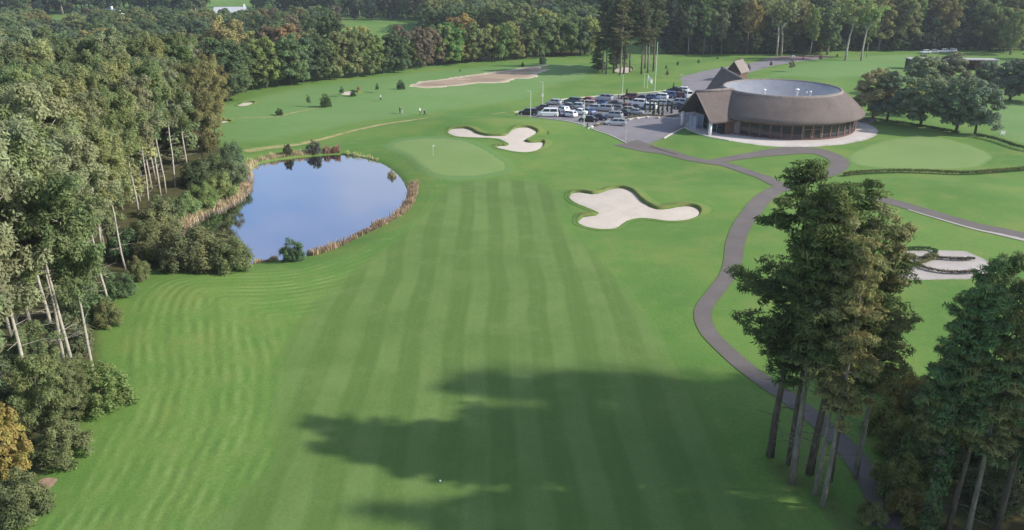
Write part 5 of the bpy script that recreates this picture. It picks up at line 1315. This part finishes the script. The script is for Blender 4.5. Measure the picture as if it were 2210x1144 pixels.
for a in [
 (1195,226,'hatchback','silver',C1,'silver hatchback, leftmost in the back row of the car park'), (1236,223,'estate','teal',C1,'dark teal estate left of the red car in the back row'), (1268,221,'saloon','red',C1,'bright red car in the back row of the car park'),
 (1304,217,'suv','silver',C1,'silver car with a bright tail, right of the red one in the back row'), (1358,214,'estate','maroon',C1,'dark maroon car beside the dark columnar conifer at the back kerb'), (1384,217,'saloon','navy',C1,'navy car behind the left columnar conifers in the back row'),
 (1402,215,'hatchback','blue',C1,'blue hatchback in the back row above the left columnar conifers'), (1423,214,'estate','white',C1,'white estate in the back row above the middle columnar conifers'), (1441,211,'suv','blue',C1,'blue car in the back row above the right columnar conifers'), (1461,211,'hatchback','maroon',C1,'maroon hatchback left of the tall white van'),
 (1483,211,'van','white',95,'tall white van near the clubhouse gable'), (1456,199,'saloon','black',C1,'black car at the back right corner of the car park'), (1471,199,'hatchback','white',C1,'small white car at the back right corner of the car park'),
 (1140,248,'estate','black',172,'black estate at the left tip of the car park'), (1172,238,'saloon','dark grey',168,'dark grey car above the white van at the left end'), (1183,252,'van','white',176,'white van at the left end of the near row'), (1206,250,'hatchback','navy',120,'navy hatchback right of the left white van'),
 (1214,242,'hatchback','silver',125,'silver-blue hatchback in the second row behind the navy one'), (1228,252,'hatchback','white',140,'white hatchback right of the navy one in the near row'), (1250,247,'saloon','white',150,'white car next to the lamp post in the near row'), (1226,234,'saloon','grey',C1,'grey car in the second row behind the white hatchback'),
 (1244,234,'hatchback','silver',C1,'silver hatchback below the teal estate'), (1268,230,'estate','beige',C1,'beige estate directly below the red car'), (1280,238,'hatchback','silver',C1,'silver hatchback with a bright tail below the beige estate'), (1268,246,'saloon','blue',130,'blue saloon behind the lamp post with the sign'),
 (1290,229,'suv','blue',C1,'blue tall car right of the beige estate'), (1304,240,'suv','silver',C1,'silver tall-backed car in the middle of the car park'), (1326,229,'saloon','dark grey',C1,'dark grey saloon below the maroon car'), (1327,239,'hatchback','grey',C1,'grey hatchback right of the tall-backed silver car'),
 (1270,263,'saloon','black',165,'black saloon beside the foot of the lamp post'), (1291,259,'saloon','navy',160,'navy saloon at the island, right of the black one'), (1323,254,'estate','silver',C1,'silver-green estate just behind the lone car at the kerb'), (1345,249,'saloon','dark grey',C1,'dark grey saloon at the right end behind the island stones'),
 (1329,271,'estate','silver',174,'lone silver estate parked at the kerb in front of the island'), (1349,236,'hatchback','maroon',C1,'maroon hatchback in the middle row right of centre'), (1352,243,'hatchback','beige',C1,'beige hatchback below the maroon one in the middle'), (1375,228,'suv','white',C1,'white tall car left of the columnar conifers'), (1371,238,'saloon','navy',C1,'navy saloon left of the columnar conifers, below the white one'),
 (1370,247,'saloon','silver',C1,'silver saloon at the island stones left of the columnar conifers'), (1407,228,'hatchback','silver',C1,'silver hatchback seen between the left columnar conifers'), (1425,228,'hatchback','silver',C1,'silver hatchback seen between the middle columnar conifers'), (1440,228,'saloon','grey',C1,'grey saloon seen between the right columnar conifers'),
 (1463,227,'suv','silver',C1,'silver-blue car just right of the columnar conifers'), (1478,228,'saloon','dark grey',C1,'dark grey saloon nearest the left foot of the gable'), (1398,236,'estate','white',C1,'white estate hidden behind the left columnar conifers'), (1471,236,'hatchback','navy',C1,'navy hatchback in the near row right of the columnar conifers')]: car(*a)
for i, (px, py, c) in enumerate([(1995,116,'white'), (2012,115,'silver'), (2035,114,'white'), (2052,113,'silver')]):
    car(px, py, 'hatchback', c, 175 + i * 3, ['white car, leftmost of those parked by the far wood behind the range shed', 'silver car, second from left of those parked by the far wood', 'white car, third from left of those parked by the far wood', 'silver car, rightmost of those parked by the far wood'][i])

# ------------------------------------------------------------------ poles, flags, lamps, small things
def pole(px, py, ty, r, label, name='lamp_post', lamp=True, sign=None, mat='steel', cat='lamp post', group='poles round the car park'):
    p = G(px, py); h = top_h(p, ty); e = empty(name, p); tag(e, label, cat, group)
    MB().tube([(0, 0, -.3), (0, 0, h * .5), (0, 0, h)], [r, r * .85, r * .6], 8).build('pole', M[mat], e)
    MB().lathe([(.01, 0), (r * 2.2, 0), (r * 2.2, .06), (r * 1.2, .12), (.01, .12)], 10).build('base', M[mat], e)
    if lamp:
        MB().tube([(0, 0, h - .05), (-.5, 0, h + .05)], .035, 6).build('arm', M[mat], e); MB().box(-.85, -.4, -.12, .12, h - .02, h + .1).build('lamp_head', M['steel'], e)
    if sign:
        MB().box(-.3, .3, -r - .06, -r - .02, sign, sign + .75).build('sign_panel', M['white'], e)
    return e, h
M['pale'] = plain('pale_pole', (.70, .74, .62), .5, .05)
pole(1145,252,197,.07,'thin pale lamp post at the left tip of the car park', mat='pale')
pole(1171,231,177,.08,'tall pale lamp post with a white box behind the left end of the car park', mat='pale', sign=2.6)
pole(1260,274,216,.07,'pale lamp post carrying a white sign at the near edge of the car park', mat='pale', sign=1.9)
pole(1343,206,162,.07,'thin pale lamp post at the back kerb in front of the pine clump', mat='pale')
pole(1350,300,258,.06,'thin grey lamp post at the turf edge where the path leaves the car park', mat='steel')
pole(1472,193,162,.06,'thin lamp post beside the entrance road', mat='steel')
pole(1354,246,210,.06,'grey lamp post amid the parked cars', mat='steel')
for i, (px, py, ty) in enumerate([(1390,188,160), (1397,190,161), (1413,195,92)]):
    e, h = pole(px, py, ty, .06 if i < 2 else .09, ['short left flagpole without a flag', 'middle flagpole with a drooping white flag', 'tall pale flagpole, rightmost of the three'][i], 'flagpole', False, None, 'pale', 'flagpole', 'flagpoles beyond the car park')
    MB().lathe([(.01, h - .02), (.1, h + .05), (.01, h + .16)], 10).build('finial', M['pale'], e)
    if i == 1:
        V, F = [], []
        for q in range(7):
            for w in range(4): V.append((.08 + q * .22, .09 * math.sin(q * 1.1 + w * .5), h - .1 - w * .42 - q * .24))
        for q in range(6):
            for w in range(3): F.append((q * 4 + w, q * 4 + w + 1, q * 4 + w + 5, q * 4 + w + 4))
        f = link('flag', mesh_py('flag', V, F, M['white']), e); f.data.materials[0] = M['white']
        sol = f.modifiers.new('thickness', 'SOLIDIFY'); sol.thickness = .012
# golf flagstick
p = G(935, 337); e = empty('golf_flagstick', p); tag(e, 'thin white flagstick standing in the putting green', 'flagstick')
MB().tube([(0, 0, -.2), (0, 0, 2.2)], .025, 6).build('stick', M['white'], e)
f = MB().add([(.02, 0, 2.15), (.45, .05, 2.0), (.02, 0, 1.8), (.02, .02, 2.15), (.45, .07, 2.0), (.02, .02, 1.8)], [(0, 1, 2), (5, 4, 3), (0, 3, 4, 1), (1, 4, 5, 2), (2, 5, 3, 0)]).build('flag', M['white'], e)
MB().lathe([(.054, .052), (.07, .053), (.07, .058), (.054, .058)], 14).build('cup_rim', M['white'], e)
# golf ball on the fairway
p = G(950, 1040); bm = bmesh.new(); bmesh.ops.create_icosphere(bm, subdivisions=3, radius=.075); me = bpy.data.meshes.new('golf_ball'); bm.to_mesh(me); bm.free()
me.polygons.foreach_set('use_smooth', [True] * len(me.polygons)); me.materials.append(M['white'])
o = link('golf_ball', me); o.location = (p.x, p.y, p.z + .09); tag(o, 'white golf ball lying on the near fairway', 'golf ball')
# marker stones
def rock_mesh(seed):
    g = np.random.default_rng(seed); bm = bmesh.new(); bmesh.ops.create_icosphere(bm, subdivisions=2, radius=.5)
    for v in bm.verts: v.co = Vector((v.co.x * 1.25, v.co.y * .95, v.co.z * .8)) * float(g.uniform(.86, 1.12))
    me = bpy.data.meshes.new('stone'); bm.to_mesh(me); bm.free(); me.materials.append(M['kerb']); return me
RK = [rock_mesh(i) for i in range(3)]
for i, (px, py) in enumerate([(1276,276), (1291,271), (1358,260), (1376,257), (1397,255), (1470,251), (1306,268), (1420,256)]):
    p = G(px, py); o = link('edging_stone', RK[i % 3]); o.location = (p.x, p.y, p.z + .2); o.scale = (.85, .85, .8); o.rotation_euler = (0, 0, i * 1.3)
    tag(o, 'pale round stone ' + ['at the near tip of the car park island', 'second from the near tip of the car park island', 'just right of the lone kerbside car', 'left of the columnar conifers on the island edge', 'below the leftmost columnar conifer', 'at the right end of the island near the gable', 'third from the near tip of the island', 'below the middle columnar conifers'][i], 'stone', 'pale stones edging the car park island')
p = G(796, 497); o = link('bank_stone', RK[1]); o.location = (p.x, p.y, p.z + .15); o.scale = (.6, .6, .6); tag(o, 'small white stone among the reeds on the near pond bank', 'stone')
for i, (px, py) in enumerate([(2163, 293), (1712, 125), (2175, 600)]):
    if i == 2: continue
    p = G(px, py); e = empty('course_marker', p); tag(e, ['white marker board on the fairway at the right picture edge', 'small white marker by the gravel track'][i], 'marker', 'course markers')
    MB().box(-.5, .5, -.05, .05, .35, 1.0).build('board', M['white'], e)
    for x in (-.35, .35): MB().box(x - .04, x + .04, -.045, .045, -.2, .4).build('leg', M['white'], e)
# terrace furniture by the right of the clubhouse
for i, (px, py) in enumerate([(1872, 262), (1862, 263), (1883, 263)]):
    p = G(px, py); e = empty('picnic_table', (p.x, p.y, p.z + .08), .4 * i); tag(e, ['picnic table in the middle of the group right of the clubhouse', 'picnic table nearest the thatch eaves at right', 'picnic table nearest the round trees'][i], 'table', 'picnic tables right of the clubhouse')
    MB().box(-.9, .9, -.38, .38, .7, .76).build('tabletop', M['gravel'], e)
    for s_ in (-1, 1):
        MB().box(-.9, .9, s_ * .72 - .14, s_ * .72 + .14, .42, .47).build('bench', M['gravel'], e)
        MB().add([(s_ * .7 - .04, -.75, 0), (s_ * .7 + .04, -.75, 0), (s_ * .7 + .04, -.2, .7), (s_ * .7 - .04, -.2, .7), (s_ * .7 - .04, .75, 0), (s_ * .7 + .04, .75, 0), (s_ * .7 + .04, .2, .7), (s_ * .7 - .04, .2, .7)], [(0, 1, 2, 3), (4, 5, 6, 7), (3, 2, 6, 7), (0, 3, 7, 4), (1, 2, 6, 5)]).build('leg', M['gravel'], e)

# ------------------------------------------------------------------ golfers
def person(px, py, rz, cols, pose, label, h=1.76):
    p = G(px, py); s = h / 1.76
    t = NT('clothes'); z = t.n('ShaderNodeSeparateXYZ', {0: t.n('ShaderNodeTexCoord').outputs['Object']}).outputs[2]
    c = cols['shoe']
    for lim, nm in ((.07, 'trouser'), (.93, 'shirt'), (1.50, 'skin'), (1.66, 'hair')): c = t.mix(t.math('GREATER_THAN', z, lim), c if hasattr(c, '__len__') or isinstance(c, bpy.types.NodeSocket) else c, cols[nm])
    t.color(c); t.set(Roughness=.8)
    sp = pose.get('stride', .1); ah = pose['hands']; ln = pose.get('lean', 0)
    V = {'pel': (0, 0, .95, .145), 'wai': (0, ln * .3, 1.1, .13), 'che': (0, ln * .8, 1.33, .165), 'nec': (0, ln, 1.5, .06), 'hd': (0, ln * 1.1 + .02, 1.63, .098), 'crn': (0, ln * 1.1, 1.72, .075)}
    E = [('pel', 'wai'), ('wai', 'che'), ('che', 'nec'), ('nec', 'hd'), ('hd', 'crn')]
    for k, sx in (('l', -1), ('r', 1)):
        f = sp * sx
        V.update({k + 'hip': (.1 * sx, 0, .9, .095), k + 'kn': (.11 * sx, f * .6 + .03, .49, .062), k + 'an': (.11 * sx, f, .1, .045), k + 'to': (.12 * sx, f + .17, .04, .04),
                  k + 'sh': (.19 * sx, ln * .85, 1.41, .062), k + 'el': (.26 * sx, ln + .02 + ah[k][1] * .35, 1.14 + .1 * (ah[k][2] - .85), .045), k + 'wr': (*ah[k], .034), k + 'ha': (ah[k][0], ah[k][1] + .05, ah[k][2] - .09, .036)})
        E += [('pel', k + 'hip'), (k + 'hip', k + 'kn'), (k + 'kn', k + 'an'), (k + 'an', k + 'to'), ('che', k + 'sh'), (k + 'sh', k + 'el'), (k + 'el', k + 'wr'), (k + 'wr', k + 'ha')]
        for q, (dx, dz, rr) in enumerate(((-.03, -.08, .009), (-.01, -.10, .009), (.01, -.095, .009), (.03, -.08, .008), (-.045 * sx, -.03, .01))):
            V[k + 'f%d' % q] = (ah[k][0] + dx, ah[k][1] + .07, ah[k][2] - .09 + dz * .8, rr); E.append((k + 'ha', k + 'f%d' % q))
    ks = list(V); me = bpy.data.meshes.new('person'); me.from_pydata([V[k][:3] for k in ks], [(ks.index(a), ks.index(b)) for a, b in E], []); me.update(); me.materials.append(t.m)
    o = link('person', me); sk = o.modifiers.new('skin', 'SKIN'); sk.use_smooth_shade = True
    for i, k in enumerate(ks):
        d = me.skin_vertices[0].data[i]; d.radius = (V[k][3], V[k][3]); d.use_root = (k == 'pel')
    sb = o.modifiers.new('smooth', 'SUBSURF'); sb.levels = 1; sb.render_levels = 1
    o.location = (p.x, p.y, p.z + .035); o.rotation_euler = (0, 0, rz); o.scale = (s, s, s)
    tag(o, label, 'person', 'golfers on the far fairway'); return o
BK, WH, SK = (.015, .015, .02), (.75, .75, .73), (.45, .28, .2)
person(822,218,R(100),dict(shoe=WH, trouser=BK, shirt=WH, skin=SK, hair=(.7, .7, .68)),dict(stride=.22, hands={'l': (-.3, .2, .85), 'r': (.3, -.12, .86)}),'golfer in a white top and dark trousers walking behind the other golfers')
person(863,245,R(-80),dict(shoe=BK, trouser=BK, shirt=BK, skin=SK, hair=BK),dict(stride=.14, hands={'l': (-.26, .15, .86), 'r': (.27, .1, .86)}),'golfer dressed in black, left of the pale one on the far fairway')
person(867,246,R(-60),dict(shoe=WH, trouser=(.6, .6, .58), shirt=(.1, .35, .28), skin=SK, hair=WH),dict(stride=.2, hands={'l': (-.28, .2, .9), 'r': (.28, .05, .86)}),'golfer in pale trousers beside the one in black')
person(907,248,R(70),dict(shoe=BK, trouser=BK, shirt=WH, skin=SK, hair=WH),dict(stride=.1, lean=.08, hands={'l': (-.14, .3, .92), 'r': (.12, .3, .95)}),'golfer in a white top, rightmost on the far fairway')
# golf trolley with bag
p = G(917, 249); e = empty('golf_trolley', p, .5); tag(e, 'dark golf bag on a two-wheeled trolley beside the rightmost golfer', 'golf trolley')
MB().tube([(0, -.1, .3), (0, .28, 1.15)], [.16, .19], 10).build('bag', M['dark'], e)
MB().tube([(0, -.2, .28), (0, .35, .95), (0, .75, 1.05)], .025, 6).build('frame', M['steel'], e)
for s_ in (-1, 1):
    MB().tube([(s_ * .32 - .03, 0, .17), (s_ * .32 + .03, 0, .17)], .17, 12).build('wheel', M['dark'], e)
    MB().tube([(0, -.05, .3), (s_ * .3, 0, .17)], .015, 5).build('axle_arm', M['steel'], e)
for i in range(5): MB().tube([(.05 * (i - 2), .22, 1.1), (.06 * (i - 2), .36, 1.35 + .04 * (i % 2))], .018, 5).build('club', M['steel'], e)

# ------------------------------------------------------------------ air
hm = bpy.data.materials.new('air'); hm.use_nodes = True
for nd in list(hm.node_tree.nodes):
    if nd.type == 'BSDF_PRINCIPLED': hm.node_tree.nodes.remove(nd)
pv = hm.node_tree.nodes.new('ShaderNodeVolumePrincipled')
pv.inputs['Color'].default_value = (.80, .87, 1.0, 1); pv.inputs['Density'].default_value = .00017; pv.inputs['Anisotropy'].default_value = .2
hm.node_tree.links.new(pv.outputs[0], hm.node_tree.nodes['Material Output'].inputs['Volume'])
hb = MB().box(-2700, 2700, -320, 5400, -6, 75).build('haze', hm); tag(hb, kind='stuff')
